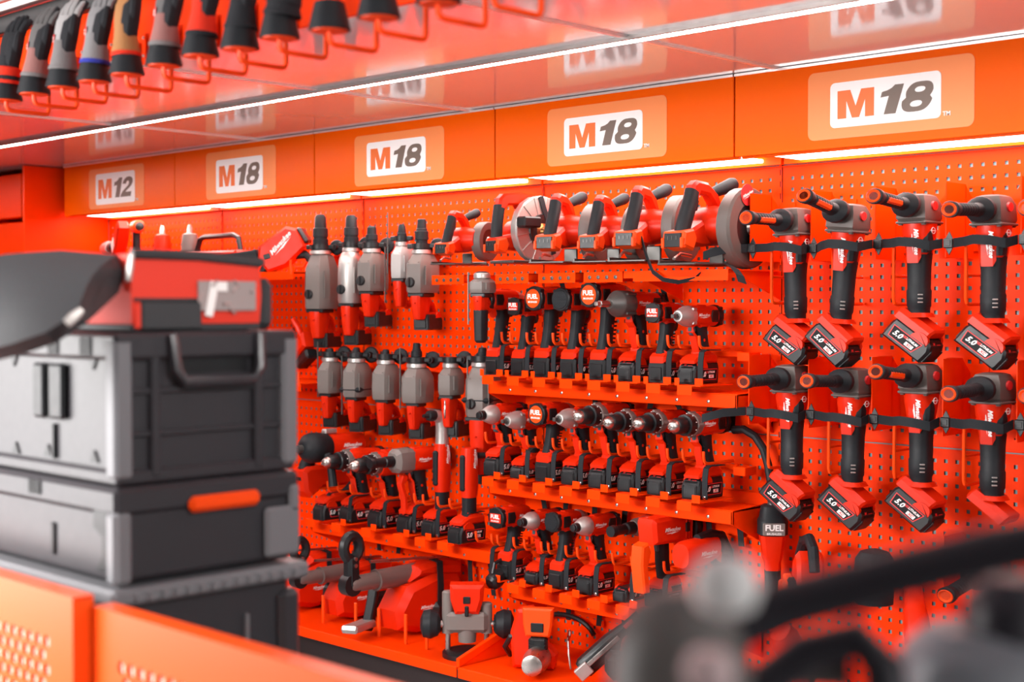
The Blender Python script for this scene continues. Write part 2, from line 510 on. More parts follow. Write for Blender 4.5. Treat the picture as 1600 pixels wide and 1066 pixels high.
def batt_label(num, sgn):
    def f(b):
        for _ in (0,):
            y = sgn * 0.0374
            r = (-sgn * -1.0, 0, 0)
            def q(pts, e):
                v = [(x, y + sgn * e, z) for x, z in pts]
                b.add(v, [tuple(range(len(v)))])
            b.mi = 1; q([(-0.046, 0.012), (0.034, 0.012), (0.044, 0.048), (-0.052, 0.048)], 0.0006)
            b.mi = 0; q([(-0.0435, 0.0145), (0.032, 0.0145), (0.041, 0.0455), (-0.0495, 0.0455)], 0.0010)
            right = (-1, 0, 0) if sgn > 0 else (1, 0, 0)
            d = -1 if sgn > 0 else 1
            b.mi = 2; b.mesh_in(text_mesh(num, 0.022, shear=0.2, bold=0.03, depth=0.01), face_T((-0.026 * d, y + sgn * 0.0014, 0.030), right, (0, 0, 1)))
            b.mesh_in(text_mesh('LITHIUM', 0.0095, shear=0.2, bold=0.03, depth=0.01), face_T((0.017 * d, y + sgn * 0.0014, 0.037), right, (0, 0, 1)))
            x0 = 0.004 * d
            q([(x0, 0.018), (x0 + 0.026 * d, 0.018), (x0 + 0.026 * d, 0.029), (x0, 0.029)], 0.0012)
            b.mi = 1; b.mesh_in(text_mesh('XC', 0.011, shear=0.2, bold=0.04, depth=0.01), face_T((x0 + 0.013 * d, y + sgn * 0.0018, 0.0235), right, (0, 0, 1)))
            b.mesh_in(text_mesh('RED', 0.0095, shear=0.2, bold=0.03, depth=0.01), face_T((-0.007 * d, y + sgn * 0.0014, 0.037), right, (0, 0, 1)))
    return f
def battery(parent, loc=(0, 0, 0), rot=None, num='5.0', small=False, label=True):
    o = part('battery_pack', 'batt', batt_body, BLACK, parent, loc, rot)
    if small: o.scale = (1.0, 0.92, 0.72)
    for sg in (-1, 1): part('latch', f'batt_latch{sg}', batt_latch(sg), RED, o, label='red release latch')
    for sg in ((-1, 1) if label else ()): part('battery_label', f'batt_label{num}{sg}', batt_label(num, sg), [LABELBLK, REDPRINT, PRINT], o, label='black label with white and red print')
    part('fuel_gauge', 'batt_gauge', batt_gauge, [LABELBLK, REDPRINT], o)
    return o

LOGO = 'Milwaukee'
def logo_on(b, pos, right, up, L):
    """white script mark with its underlining bolt; L = its length"""
    me = text_mesh(LOGO, 1.0, shear=0.35, bold=0.025, depth=0.01)
    w = 4.3
    T = face_T(pos, right, up, L / w)
    b.mesh_in(me, T)
    b.add([(-1.9, -0.62, 0), (0.9, -0.40, 0), (0.75, -0.52, 0), (2.0, -0.46, 0), (-0.5, -0.80, 0), (-0.2, -0.68, 0)], [(0, 1, 5), (1, 2, 5), (2, 3, 4, 5)], T)

def foot_fn(small):
    def f(b):
        z = 0.0655 if not small else 0.0475
        b.prism([(-0.062, z), (0.060, z), (0.062, z + 0.010), (0.044, z + 0.022), (0.020, z + 0.030), (-0.045, z + 0.034), (-0.060, z + 0.022)], 0.070, 0.007)
        b.prism([(-0.046, z + 0.02), (0.024, z + 0.02), (0.012, z + 0.042), (-0.040, z + 0.044)], 0.050, 0.008)
    return f
def grip_fn(b):
    rings = []
    for t in (0, 0.12, 0.35, 0.65, 0.9, 1.0):
        x = -0.022 + 0.022 * t; z = 0.092 + 0.105 * t
        rx = 0.027 - 0.006 * math.sin(PI * t) + 0.003 * t
        ry = 0.021 - 0.002 * math.sin(PI * t)
        rings.append(ell((x, 0, z), rx, ry, (0.98, 0, -0.2), (0, 1, 0), 14, 2.6))
    b.loft(rings)
    for i in range(6):
        z = 0.112 + i * 0.009; x = 0.0035 + (z - 0.092) * 0.21
        b.box((x - 0.0, 0, z), (0.008, 0.034, 0.0035), 0.001, rot=(0, -0.1, 0))
def grip_trim(b):
    # coloured spine that runs from the body down the front of the grip
    b.prism([(0.044, 0.190), (0.034, 0.170), (0.022, 0.160), (0.018, 0.130), (0.010, 0.105), (0.016, 0.104), (0.026, 0.135), (0.030, 0.158), (0.046, 0.172)], 0.030, 0.004)
def trigger_fn(b):
    b.prism([(0.034, 0.162), (0.044, 0.166), (0.050, 0.180), (0.048, 0.196), (0.030, 0.198), (0.024, 0.18)], 0.019, 0.004)
def torx_fn(sgn):
    return lambda b: b.lathe([(0, 0.005), (0.0012, 0.005)], (-0.004, sgn * 0.0205 - 0.0006, 0.145), 'y', 8)

def body_fn(rad, rear, front, fat=1.0):
    def f(b):
        zc = 0.226
        rings = []
        for x, k in ((rear, 0.86), (rear + 0.008, 1.0), (-0.02, 1.0), (front - 0.012, 0.98), (front, 0.90)):
            rings.append(ell((x, 0, zc), rad * k * 0.97, rad * k, (0, 1, 0), (0, 0, 1), 18, 2.7))
        b.loft(rings)
        b.prism([(-0.040, 0.212), (0.054, 0.212), (0.058, 0.196), (0.050, 0.190), (0.030, 0.196), (0.018, 0.186), (-0.028, 0.188)], 0.046, 0.006)
        b.box((0.0, 0, zc + rad * 0.96), (0.05, 0.026, 0.008), 0.003)
    return f
def side_panel(rad, rear, sgn):
    def f(b):
        for _ in (0,):
            y = sgn * (rad * 0.99)
            b.prism([(rear + 0.012, 0.246), (rear + 0.045, 0.246), (rear + 0.052, 0.226), (rear + 0.045, 0.206), (rear + 0.012, 0.206)], 0.003, 0.001, c=y)
            for i in range(4): b.box((rear + 0.018 + i * 0.007, y + sgn * 0.0015, 0.226), (0.003, 0.002, 0.026))
    return f
def side_logo(rad, cx, L, sgn):
    def f(b):
        for _ in (0,):
            logo_on(b, (cx, sgn * (rad + 0.0012), 0.229), ((-1, 0, 0) if sgn > 0 else (1, 0, 0)), (0, 0, 1), L)
    return f
# noses ---------------------------------------------------------
def n_cone(b):
    b.lathe([(0.048, 0.034), (0.062, 0.0345), (0.074, 0.033), (0.106, 0.021), (0.112, 0.018), (0.113, 0.014)], (0, 0, 0.226), 'x', 22)
    for a in (40, 140, 220, 320): b.lathe([(0.05, 0.006), (0.066, 0.005)], (0, 0.034 * math.cos(R(a)), 0.226 + 0.034 * math.sin(R(a))), 'x', 8)
def n_anvil(b):
    b.lathe([(0.111, 0.0125), (0.116, 0.0125), (0.117, 0.009), (0.124, 0.009)], (0, 0, 0.226), 'x', 14)
    b.box((0.131, 0, 0.226), (0.018, 0.013, 0.013), 0.002)
def n_hex(b):
    b.lathe([(0.048, 0.033), (0.058, 0.0335), (0.068, 0.032), (0.094, 0.022), (0.098, 0.018)], (0, 0, 0.226), 'x', 22)
def n_collet(b):
    b.lathe([(0.096, 0.016), (0.116, 0.0155), (0.118, 0.013), (0.124, 0.012), (0.125, 0.006)], (0, 0, 0.226), 'x', 16)
def n_long(b):
    b.lathe([(0.044, 0.036), (0.052, 0.043), (0.105, 0.043), (0.109, 0.041), (0.140, 0.020), (0.144, 0.016)], (0, 0, 0.226), 'x', 24)
    for a in (45, 135, 225, 315): b.box((0.07, 0.043 * math.cos(R(a)), 0.226 + 0.043 * math.sin(R(a))), (0.05, 0.010, 0.010), 0.003)
def n_longanvil(b):
    b.lathe([(0.143, 0.011), (0.19, 0.011), (0.192, 0.009)], (0, 0, 0.226), 'x', 14)
    b.box((0.200, 0, 0.226), (0.018, 0.014, 0.014), 0.002)
def n_gear(b):
    b.lathe([(0.040, 0.034), (0.046, 0.037), (0.070, 0.037), (0.074, 0.034)], (0, 0, 0.226), 'x', 24)
    for a in (0, 90, 180, 270): b.lathe([(0.044, 0.006), (0.074, 0.006)], (0, 0.036 * math.cos(R(a)), 0.226 + 0.036 * math.sin(R(a))), 'x', 8)
def n_clutch(b):
    b.mi = 0
    b.lathe([(0.072, 0.0345), (0.076, 0.0355), (0.100, 0.034), (0.103, 0.030)], (0, 0, 0.226), 'x', 26)
    b.lathe([(0.102, 0.026), (0.105, 0.027), (0.140, 0.026), (0.146, 0.022)], (0, 0, 0.226), 'x', 20)
    b.mi = 1
    for k in range(9):
        a = 2 * PI * k / 9 + 0.3
        b.box((0.079, 0.0352 * math.cos(a), 0.226 + 0.0352 * math.sin(a)), (0.004, 0.003, 0.003), 0.0005)
def n_jaw(b):
    b.lathe([(0.145, 0.021), (0.153, 0.020), (0.166, 0.012), (0.168, 0.008)], (0, 0, 0.226), 'x', 18)
    for k in range(3):
        a = 2 * PI * k / 3
        b.box((0.170, 0.005 * math.cos(a), 0.226 + 0.005 * math.sin(a)), (0.012, 0.004, 0.004), 0.001)
# rear caps -----------------------------------------------------
def cap_ring(rear, rad):
    def f(b):
        b.lathe([(rear + 0.004, rad * 0.97), (rear - 0.002, rad * 1.08), (rear - 0.014, rad * 1.08), (rear - 0.018, rad * 1.0)], (0, 0, 0.226), 'x', 24)
        for a in (45, 135, 225, 315): b.lathe([(rear + 0.002, 0.007), (rear - 0.016, 0.007)], (0, rad * 1.0 * math.cos(R(a)), 0.226 + rad * 1.0 * math.sin(R(a))), 'x', 8)
    return f
def cap_face(rear, rad):
    def f(b):
        b.mi = 0
        b.lathe([(rear - 0.017, rad * 0.84), (rear - 0.0195, rad * 0.80)], (0, 0, 0.226), 'x', 24)
        b.mi = 1
        b.mesh_in(text_mesh('FUEL', 0.022, bold=0.03, depth=0.01), face_T((rear - 0.0200, 0, 0.232), (0, -1, 0), (0, 0, 1)))
        b.mesh_in(text_mesh('BRUSHLESS', 0.0085, bold=0.02, depth=0.01), face_T((rear - 0.0200, 0, 0.214), (0, -1, 0), (0, 0, 1)))
    return f
def cap_band(rear, rad):
    def f(b):
        b.mi = 0
        b.box((rear - 0.0175, 0, 0.226), (0.004, rad * 1.5, rad * 0.9), 0.001)
        b.mi = 1
        b.mesh_in(text_mesh('FUEL', 0.020, bold=0.03, depth=0.01), face_T((rear - 0.0200, 0, 0.231), (0, -1, 0), (0, 0, 1)))
        b.mesh_in(text_mesh('BRUSHLESS', 0.0080, bold=0.02, depth=0.01), face_T((rear - 0.0200, 0, 0.216), (0, -1, 0), (0, 0, 1)))
    return f
def cap_dark(rear, rad):
    def f(b):
        b.lathe([(rear - 0.017, rad * 0.86), (rear - 0.0195, rad * 0.82)], (0, 0, 0.226), 'x', 24)
        for i in range(5): b.box((rear - 0.0198, 0, 0.226 + (i - 2) * 0.011), (0.002, rad * (1.4 - 0.25 * abs(i - 2)), 0.003))
    return f

def pistol(name, label, cat, loc, out, nose='cone', cap='dark', rad=0.0335, rear=-0.075, small=False, num='5.0', scale=1.06, yaw=0.0, tilt=0.0, group=None, spine=True, batt=True, axis=0.226):
    """out = +1: nose towards the room, -1: rear cap towards the room"""
    t = thing(name, label, cat, loc, (0, tilt, (-PI / 2 if out > 0 else PI / 2) + yaw), group, scale)
    k = f'{rad}_{rear}'
    lift = axis / scale - 0.226
    up = (0, 0, lift)
    gs = (0.105 + lift) / 0.105
    front = 0.050
    part('body', 'body' + k, body_fn(rad, rear, front), RED, t, up)
    for sg in (-1, 1): part('vent_panel', f'vents{k}{sg}', side_panel(rad, rear, sg), BLACK, t, up)
    for sg in (-1, 1): part('logo', f'logo{k}{sg}', side_logo(rad, (rear + 0.05 + front) / 2 + 0.004, 0.058, sg), PRINT, t, up, label='white script mark')
    g_ = part('grip', 'grip', grip_fn, RUBBER, t, (0, 0, 0.092 * (1 - gs))); g_.scale = (1.06, 1.06, gs)
    if spine:
        g_ = part('grip_insert', 'grip_trim', grip_trim, RED, t, (0, 0, 0.092 * (1 - gs))); g_.scale = (1.06, 1, gs)
    part('trigger', 'trigger', trigger_fn, TEAL, t, up)
    for sg in (-1, 1): part('screw_cap', f'torx{sg}', torx_fn(sg), RED, t, (0, 0, lift * 0.6))
    part('foot', 'foot%d' % small, foot_fn(small), RED, t)
    if batt: battery(t, num=num, small=small)
    if nose == 'cone':
        part('gear_case', 'n_cone', n_cone, ALU, t, up); part('anvil', 'n_anvil', n_anvil, DGREY, t, up)
    elif nose == 'hex':
        part('gear_case', 'n_hex', n_hex, ALU, t, up); part('collet', 'n_collet', n_collet, BLACK, t, up)
    elif nose == 'long':
        part('gear_case', 'n_long', n_long, DGREY, t, up); part('anvil', 'n_longanvil', n_longanvil, STEEL, t, up)
    elif nose == 'drill':
        part('gear_case', 'n_gear', n_gear, GREY, t, up); ch = part('chuck', 'n_clutch', n_clutch, [BLACK, PRINT], t, up); part('jaws', 'n_jaw', n_jaw, STEEL, ch)
    c = part('rear_cap', 'cap' + k, cap_ring(rear, rad), BLACK, t, up)
    if cap == 'round': part('cap_badge', 'capf' + k, cap_face(rear, rad), [ORED, PRINT], c, label='round orange badge with white print')
    elif cap == 'band': part('cap_badge', 'capb' + k, cap_band(rear, rad), [RED, PRINT], c, label='red badge with white print')
    else: part('cap_vent', 'capd' + k, cap_dark(rear, rad), RUBBER, c)
    return t
# ================================================================ the bracket rails with trays, hold-down hooks and straps
def lip_fn(b):       # tray: bottom plate, drop lip and two upstand tabs
    b.box((0, 0.09, 0.0), (0.095, 0.19, 0.003))
    b.box((-0.018, -0.004, -0.016), (0.062, 0.003, 0.034), 0.001)
    b.box((0.030, 0.012, 0.012), (0.034, 0.003, 0.026), 0.001)
    b.box((-0.052, -0.002, 0.012), (0.020, 0.003, 0.026), 0.001)
def lip_plain(b):
    b.box((0, 0.09, 0.0), (0.095, 0.19, 0.003))
    b.box((-0.018, -0.004, -0.016), (0.062, 0.003, 0.034), 0.001)
    b.box((0.030, -0.002, 0.012), (0.034, 0.003, 0.026), 0.001)
def hook_fn(b):
    b.tube([(0, 0.17, 0), (0, 0.03, 0), (0, 0.012, 0.003), (0, 0.003, 0.012), (0, 0, 0.026), (0, -0.001, 0.044)], 0.0052, 8)
def strap_fn(b):
    b.ribbon([(0, 0.10, 0.118), (0, 0.02, 0.120), (0, 0.004, 0.112), (0, -0.002, 0.08), (0, -0.003, 0.04), (0, -0.002, 0.008)], 0.022, 0.003, (1, 0, 0))
def stud_fn(b):
    b.lathe([(-0.0045, 0.0035), (-0.0035, 0.006), (0, 0.006)], (0, -0.003, 0.014), 'y', 10)
def tail_fn(seed, L, w):
    def f(b):
        q = random.Random(seed)
        k, l = q.uniform(-0.02, 0.03), q.uniform(-0.02, 0.02)
        b.ribbon([(0, 0.15, 0.0), (0, 0.185, -0.006), (0.002, 0.192, -0.04), (k * 0.4, 0.195 + l * 0.3, -L * 0.5), (k, 0.196 + l * 0.4, -L)], w, 0.003, (1, 0.15, 0))
    return f
ROW_Y = 3.94
def rail(label, xs, z, x_end, x_start, tails, tool_xs=None):
    """xs: middles of the tray lips; z: height of the tray"""
    t = thing('tool_rail', label, 'tool rail', ((x_start + x_end) / 2, WALL, z), group='orange rails that carry the upright tools')
    L = x_end - x_start
    part('rail_bar', None, lambda b: (b.box((0, -0.215, -0.052), (L, 0.010, 0.046), 0.002), b.box((0, -0.13, -0.030), (L, 0.17, 0.006)),
         b.prism([(-0.006, -0.02), (-0.22, -0.03), (-0.22, -0.074), (-0.006, -0.17)], 0.006, plane='yz', c=L / 2 - 0.003),
         b.prism([(-0.006, -0.02), (-0.22, -0.03), (-0.22, -0.074), (-0.006, -0.17)], 0.006, plane='yz', c=-L / 2 + 0.003), b.box((0, -0.011, -0.07), (L, 0.008, 0.16))), ORANGE, t)
    hb = part('hold_down_bar', None, lambda b: (b.box((-0.02, -0.075, 0.102), (L - 0.12, 0.014, 0.020), 0.002), b.box((L / 2 - 0.035, -0.10, 0.096), (0.05, 0.07, 0.03), 0.002)), ORANGE, t)
    for i, x in enumerate(xs):
        dx = x - (x_start + x_end) / 2
        part('tray', *(('tray_plain', lip_plain) if tool_xs else ('tray', lip_fn)), ORANGE, t, (dx, -0.30, 0))
        tx = (tool_xs[i] - (x_start + x_end) / 2) if tool_xs else dx - 0.045
        for e in (-0.044, 0.044): part('hook', 'hook', hook_fn, ORED, t, (tx + e, -0.245, 0.124))
        s_ = part('strap', 'strap', strap_fn, STRAP, t, (tx + 0.064, -0.262, 0.0))
        part('stud', 'stud', stud_fn, STEEL, s_)
        part('bolt', 'stud', stud_fn, STEEL, t, (dx + 0.02, -0.216, -0.07))
    for i, (x, Lt) in enumerate(tails):
        part('strap_tail', None, tail_fn(i * 7 + int(100 * abs(z)), Lt, 0.022), STRAP, t, (x - (x_start + x_end) / 2, -0.235, -0.05))
    return t
XN = [-3.846 + 0.135 * n for n in range(9)]
ZR1, ZR2, ZR3, ZR4 = CAMZ - 0.274, CAMZ - 0.667, CAMZ - 1.063, CAMZ - 0.947
rail('long orange tool rail highest on the fourth pegboard, under the circular saws', XN[:8], ZR1, -2.765, -3.945, [(XN[2] + 0.03, 0.12), (XN[3] + .05, 0.10), (XN[4] + .03, 0.12), (XN[5] + .02, 0.10), (XN[6] + .03, 0.13), (XN[7] + .0, 0.12)])
rail('long orange tool rail in the middle of three, carrying the drills', XN[:8], ZR2, -2.78, -3.945, [(XN[0] + .02, 0.13), (XN[1] + .02, 0.12), (XN[2] + .03, 0.13), (XN[3] + .05, .12), (XN[4] + .03, .10), (XN[5], .13), (XN[6] + .02, .14), (XN[7] + .02, .13)], [x - .045 for x in XN[:7]] + [XN[7] - .025])
rail('orange tool rail lowest on the fourth pegboard, half hidden by the blurred machine', XN[:7], ZR3, -2.80, -3.83, [(XN[0] - .02, .12), (XN[1] + .03, .12), (XN[2] + .06, .12), (XN[3] + .03, .14), (XN[4] + .05, .15), (XN[5] + .05, .14)], [XN[0] - .10, XN[1] - .115, XN[2] - .105, XN[3] - .115, XN[4] - .105, XN[5] - .07, P(1037, 955, 3.94).x])
X4 = [P(a, b, 3.83).x for a, b in ((490, 815), (530, 825), (577, 834.5), (628, 843), (662, 850), (697.6, 855))]
rail('orange tool rail left of the three, under the grey rotary hammers', X4, ZR4, P(766, 866, 3.9).x, P(484, 830, 3.9).x, [(X4[1] - .04, .10), (X4[1] + .10, .10), (X4[3] - .02, .20), (X4[4] + .0, .26), (X4[5] - .02, .20), (X4[5] + .12, .16)], [P(a, b, ROW_Y).x for a, b in ((518, 815), (553, 820), (606, 826), (652, 838), (688, 845), (730, 852))])

DX = -0.045
def on(x, zr, y=ROW_Y): return (x + DX, y, zr + 0.0025)
G1, G2, G3, G4 = 'tools on the highest of the long rails', 'tools on the middle long rail', 'tools on the lowest long rail', 'tools on the rail under the rotary hammers'
# highest rail
pistol('impact_driver', 'red cordless tool, left end of highest rail, wide black cap with red badge', 'impact driver', on(XN[0], ZR1), -1, 'hex', 'band', 0.038, -0.085, group=G1, spine=False, axis=0.29)
pistol('impact_driver', 'smaller red impact driver, second on the highest rail, black cap with red badge', 'impact driver', on(XN[1], ZR1), -1, 'hex', 'band', 0.032, -0.066, group=G1, spine=False, scale=1.02, axis=0.264)
pistol('impact_wrench', 'red impact wrench, third on the highest rail, round orange badge on its back', 'impact wrench', on(XN[2] - .01, ZR1), -1, 'cone', 'round', 0.039, -0.080, group=G1, spine=False, scale=1.1, axis=0.294)
pistol('impact_wrench', 'red impact wrench, fourth on the highest rail, round dark grey back cap', 'impact wrench', on(XN[3] - .01, ZR1), -1, 'hex', 'dark', 0.038, -0.080, group=G1, scale=1.08, axis=0.29)
pistol('impact_wrench', 'red impact wrench, fifth on the highest rail, round orange badge facing out', 'impact wrench', on(XN[4], ZR1), -1, 'cone', 'round', 0.039, -0.085, group=G1, spine=False, scale=1.1, axis=0.306)
pistol('impact_wrench', 'large impact wrench with long steel anvil and dark grey gear case, highest rail', 'impact wrench', on(XN[5], ZR1), 1, 'long', 'dark', 0.037, -0.085, group=G1, scale=1.1, axis=0.274)
pistol('impact_driver', 'red impact driver with small badge between the long-nosed and the rightmost impact wrench', 'impact driver', on(XN[6], ZR1), -1, 'hex', 'band', 0.032, -0.066, group=G1, spine=False, scale=1.03, axis=0.243)
pistol('impact_wrench', 'impact wrench with silver cone nose at the right end of the highest rail', 'impact wrench', on(XN[7], ZR1), 1, 'cone', 'dark', 0.034, -0.075, group=G1, num='4.0', axis=0.232)
# middle rail
pistol('impact_driver', 'impact driver with short dark silver nose at the left end of the middle rail', 'impact driver', on(XN[0], ZR2), 1, 'hex', 'dark', 0.034, -0.075, group=G2, scale=1.12, axis=0.237)
pistol('impact_wrench', 'impact wrench with pale silver cone nose, second on the middle rail', 'impact wrench', on(XN[1], ZR2), 1, 'cone', 'dark', 0.034, -0.075, group=G2, small=True, num='3.0', scale=1.05, axis=0.222)
pistol('impact_driver', 'red impact driver turned round, plain orange disc on its back, middle rail', 'impact driver', on(XN[2], ZR2), -1, 'hex', 'round', 0.036, -0.075, group=G2, spine=False, scale=1.1, axis=0.254)
pistol('impact_wrench', 'impact wrench with grey cone nose, fourth on the middle rail', 'impact wrench', on(XN[3], ZR2), 1, 'cone', 'dark', 0.034, -0.080, group=G2, scale=1.08, axis=0.245)
pistol('drill_driver', 'drill with black chuck, leftmost of the four drills on the middle rail', 'drill', on(XN[4] - .0, ZR2), 1, 'drill', 'dark', 0.035, -0.080, group=G2, num='4.0', scale=1.10, axis=0.264)
pistol('drill_driver', 'drill with bright steel chuck tip, second of the four drills on the middle rail', 'drill', on(XN[5], ZR2), 1, 'drill', 'dark', 0.035, -0.075, group=G2, num='5.0', scale=1.06, axis=0.25)
pistol('drill_driver', 'drill with black chuck, third of the four drills on the middle rail', 'drill', on(XN[6], ZR2), 1, 'drill', 'dark', 0.035, -0.075, group=G2, num='4.0', scale=1.06, axis=0.254)
pistol('drill_driver', 'rightmost drill on the middle rail, white script mark showing, next to the black hose', 'drill', on(XN[7] + .02, ZR2), 1, 'drill', 'dark', 0.036, -0.085, group=G2, num='5.0', scale=1.08, axis=0.255)
# lowest rail
pistol('drill_driver', 'red compact tool with round red cap at the left end of the lowest long rail', 'drill', on(XN[1] - .07, ZR3), -1, None, 'band', 0.036, -0.085, group=G3, spine=False, scale=1.08, axis=0.24)
pistol('impact_driver', 'impact driver with silver nose, second on the lowest long rail', 'impact driver', on(XN[2] - .06, ZR3), 1, 'hex', 'dark', 0.033, -0.075, group=G3, scale=1.04, small=True, num='3.0', axis=0.24)
pistol('impact_driver', 'red impact driver turned round, plain dark back cap, lowest long rail', 'impact driver', on(XN[3] - .07, ZR3), -1, 'hex', 'dark', 0.034, -0.065, group=G3, scale=1.04, axis=0.25)
pistol('impact_driver', 'impact driver with pale silver nose, fourth on the lowest long rail', 'impact driver', on(XN[4] - .06, ZR3), 1, 'hex', 'dark', 0.033, -0.080, group=G3, scale=1.06, axis=0.25)
# ================================================================ rotary hammers hanging with the chuck upwards
# local frame: z up along the bit, -y the side that faces the room, origin where the grey gear housing meets the red motor housing
def ham_chuck(h, r, kind):
    def f(b):
        z0 = 0.0
        if kind == 'tall':
            b.lathe([(0, r), (h * .16, r), (h * .17, r * .86), (h * .30, r * .86), (h * .31, r), (h * .58, r * .98), (h * .60, r * .82), (h * .66, r * .80), (h * .68, r * .72), (h * .97, r * .62), (h, r * .5)], axis='z', seg=20)
        elif kind == 'stack':
            b.lathe([(0, r), (h * .30, r), (h * .31, r * .9), (h * .36, r * .9), (h * .37, r * 1.0), (h * .60, r * .96), (h * .62, r * .8), (h * .92, r * .72), (h, r * .5)], axis='z', seg=20)
        else:
            b.lathe([(0, r), (h * .45, r * .97), (h * .48, r * .84), (h * .85, r * .74), (h, r * .5)], axis='z', seg=20)
    return f
def ham_house(h, w, d, k):
    def f(b):
        rings = []
        for z, s_, e in ((0.0, .90, 0), (0.008, .97, 0), (h * .30, 1.0, 0), (h * .74, .97, 0), (h * .97, .68, 0.008), (h, .62, 0.008)):
            pts = []
            for x, y in ((-.5, .42), (-.5, -.18), (-.27, -.5), (.27, -.5), (.5, -.18), (.5, .42), (.36, .5), (-.36, .5)):
                pts.append((x * w * s_, y * d * s_ + e, z))
            rings.append([V(p) for p in pts])
        if k == 'round':
            rings = [ell((0, 0, z), w * .5 * s_, d * .5 * s_, n=18, p=2.2) for z, s_ in ((0, .92), (.01, 1), (h * .6, 1), (h * .85, .92), (h * .97, .72), (h, .62))]
        b.loft(rings)
        for sx in (-1, 1):
            b.lathe([(-d * .505, .0035), (-d * .49, .0035)], (sx * w * .2, 0, h * .78), 'y', 8)
        b.box((w * .40, -d * .38, h * .45), (.003, .03, h * .5), .001, rot=(0, 0, R(38)))
    return f
def ham_dial(b):
    b.lathe([(-0.010, 0.0165), (-0.006, 0.021), (0.004, 0.022)], axis='y', seg=20)
    b.box((0, -0.013, 0), (0.009, 0.012, 0.040), 0.003)
def ham_motor(h, w, d):
    def f(b):
        b.loft([ell((0, .002, z), w * .5 * s_, d * .5 * s_, n=14, p=3) for z, s_ in ((0, 1), (-h * .15, 1), (-h * .7, .86), (-h * .96, .72), (-h, .6))])
        b.box((0, -d * .3, -h * .30), (.010, d * .5, .006), .002)
    return f
def ham_handle(h):
    def f(b):
        b.tube([(0, .03, -.03), (0, .085, -.05), (0, .105, -.08), (0, .10, -h + .01), (0, .05, -h - .005), (0, .01, -h + .02)], [.018, .017, .017, .017, .016, .018], 10)
    return f
def ham_side(b):     # auxiliary handle with its flange disc
    b.lathe([(0, .014), (.030, .014), (.034, .030), (.042, .036), (.050, .033), (.054, .017), (.075, .015), (.082, .017), (.085, .012)], axis='x', seg=16)
def ham_band(r):
    def f(b):
        b.lathe([(-.011, r), (.011, r)], axis='z', seg=20)
        b.box((-r - .008, 0, 0), (.026, .022, .022), .004)
        b.box((r + .008, 0, 0), (.03, .022, .020), .004)
    return f
def rod_fn(L):
    return lambda b: b.tube([(0, 0, 0), (0, 0, L)], .0036, 6)

def hammer(label, px, py, top, dims, yaw=20, house='oct', hm=GREY, chuck='stack', chuck_r=.024, dial=True, side=1, rod=None, mot=(.10, .055), red_h=None, batt=True, y=3.97, ring=True, band=True, group='rotary hammers hanging on the wall', strapz=None):
    """px, py = housing bottom in the photo, top = chuck tip, dims = housing height, width, depth"""
    loc = P(px, py, y)
    h, w, d = dims[0], dims[1] * 1.27, dims[2] * 1.15
    H = P(px, top, y).z - loc.z
    ch = H - h - .022
    t = thing('rotary_hammer', label, 'rotary hammer', loc, (0, 0, R(yaw)), group)
    k = f'{h}_{w}_{d}_{house}'
    part('gear_housing', 'hh' + k, ham_house(h, w, d, house), hm, t)
    part('collar_ring', f'hr{w}', lambda b: b.lathe([(0, w * .34), (.003, w * .37), (.018, w * .36), (.022, w * .30)], axis='z', seg=20), ALU, t, (0, .006, h))
    part('chuck', None, ham_chuck(ch, chuck_r, chuck), RUBBER, t, (0, .006, h + .022))
    if band:
        bn = part('handle_clamp', f'hb{w}', ham_band(w * .38), BLACK, t, (0, .006, h + .034))
        if side: part('side_handle', 'hside', ham_side, RUBBER, bn, (w * .38 + .015, .0, 0), (0, 0, R(98)))
    if rod: part('depth_rod', None, rod_fn(rod[1]), DGREY, t, (rod[0], -.01, rod[2]))
    if dial: part('mode_dial', 'dial', ham_dial, BLACK, t, (-w * .14, -d * .5, h * .27))
    mh, mw = mot
    part('hanging_lug', None, lambda b: b.box((0, d * .5 + .006, h * .80), (.03, .018, .03), .004), BLACK, t)
    part('seal', f'hs{mw}', lambda b: b.box((0, .0, -.008), (mw * 1.25, d * .8, .018), .004), BLACK, t)
    part('motor_housing', f'hm{mh}_{mw}_{d}', ham_motor(mh, mw, d * .85), RED, t, (0, -.006, -.012))
    part('rear_handle', f'hh{mh}', ham_handle(mh), RED, t)
    if strapz: part('strap', None, lambda b: b.box((0, 0, h * strapz), (w * 1.03, d * 1.03, .022), w * .22), STRAP, t)
    if batt: battery(t, (0, .060, -mh - .055), (0, 0, R(90)), label=False)
    return t
hammer('largest grey rotary hammer, leftmost of the upper row, with tall ribbed chuck', 500, 483, 335, (.245, .105, .11), chuck='stack', chuck_r=.036, mot=(.12, .07), rod=None, side=1)
hammer('silver round-bodied rotary hammer, second in the upper row', 548, 474, 336, (.225, .085, .10), house='round', hm=ALU, chuck='stack', chuck_r=.034, mot=(.13, .062), side=1)
hammer('grey rotary hammer with black dial, third in the upper row', 580, 455, 353, (.165, .090, .11), chuck='stack', chuck_r=.028, mot=(.10, .058), rod=(.075, .24, -.05))
hammer('small pale rotary hammer with red ring under its black chuck, upper row', 627, 435, 350, (.135, .065, .08), hm=PALE, chuck='cone', chuck_r=.022, mot=(.11, .050), rod=(-.06, .26, .02), dial=False, side=0, batt=False)
hammer('grey rotary hammer with tall black chuck and dial, rightmost of the upper row', 658, 458, 342, (.162, .092, .115), chuck='tall', chuck_r=.030, mot=(.10, .060))
hammer('plain grey rotary hammer, leftmost of the second row', 515, 614, 544, (.140, .080, .10), chuck='cone', chuck_r=.020, mot=(.10, .048), dial=False, rod=(-.055, .25, -.02))
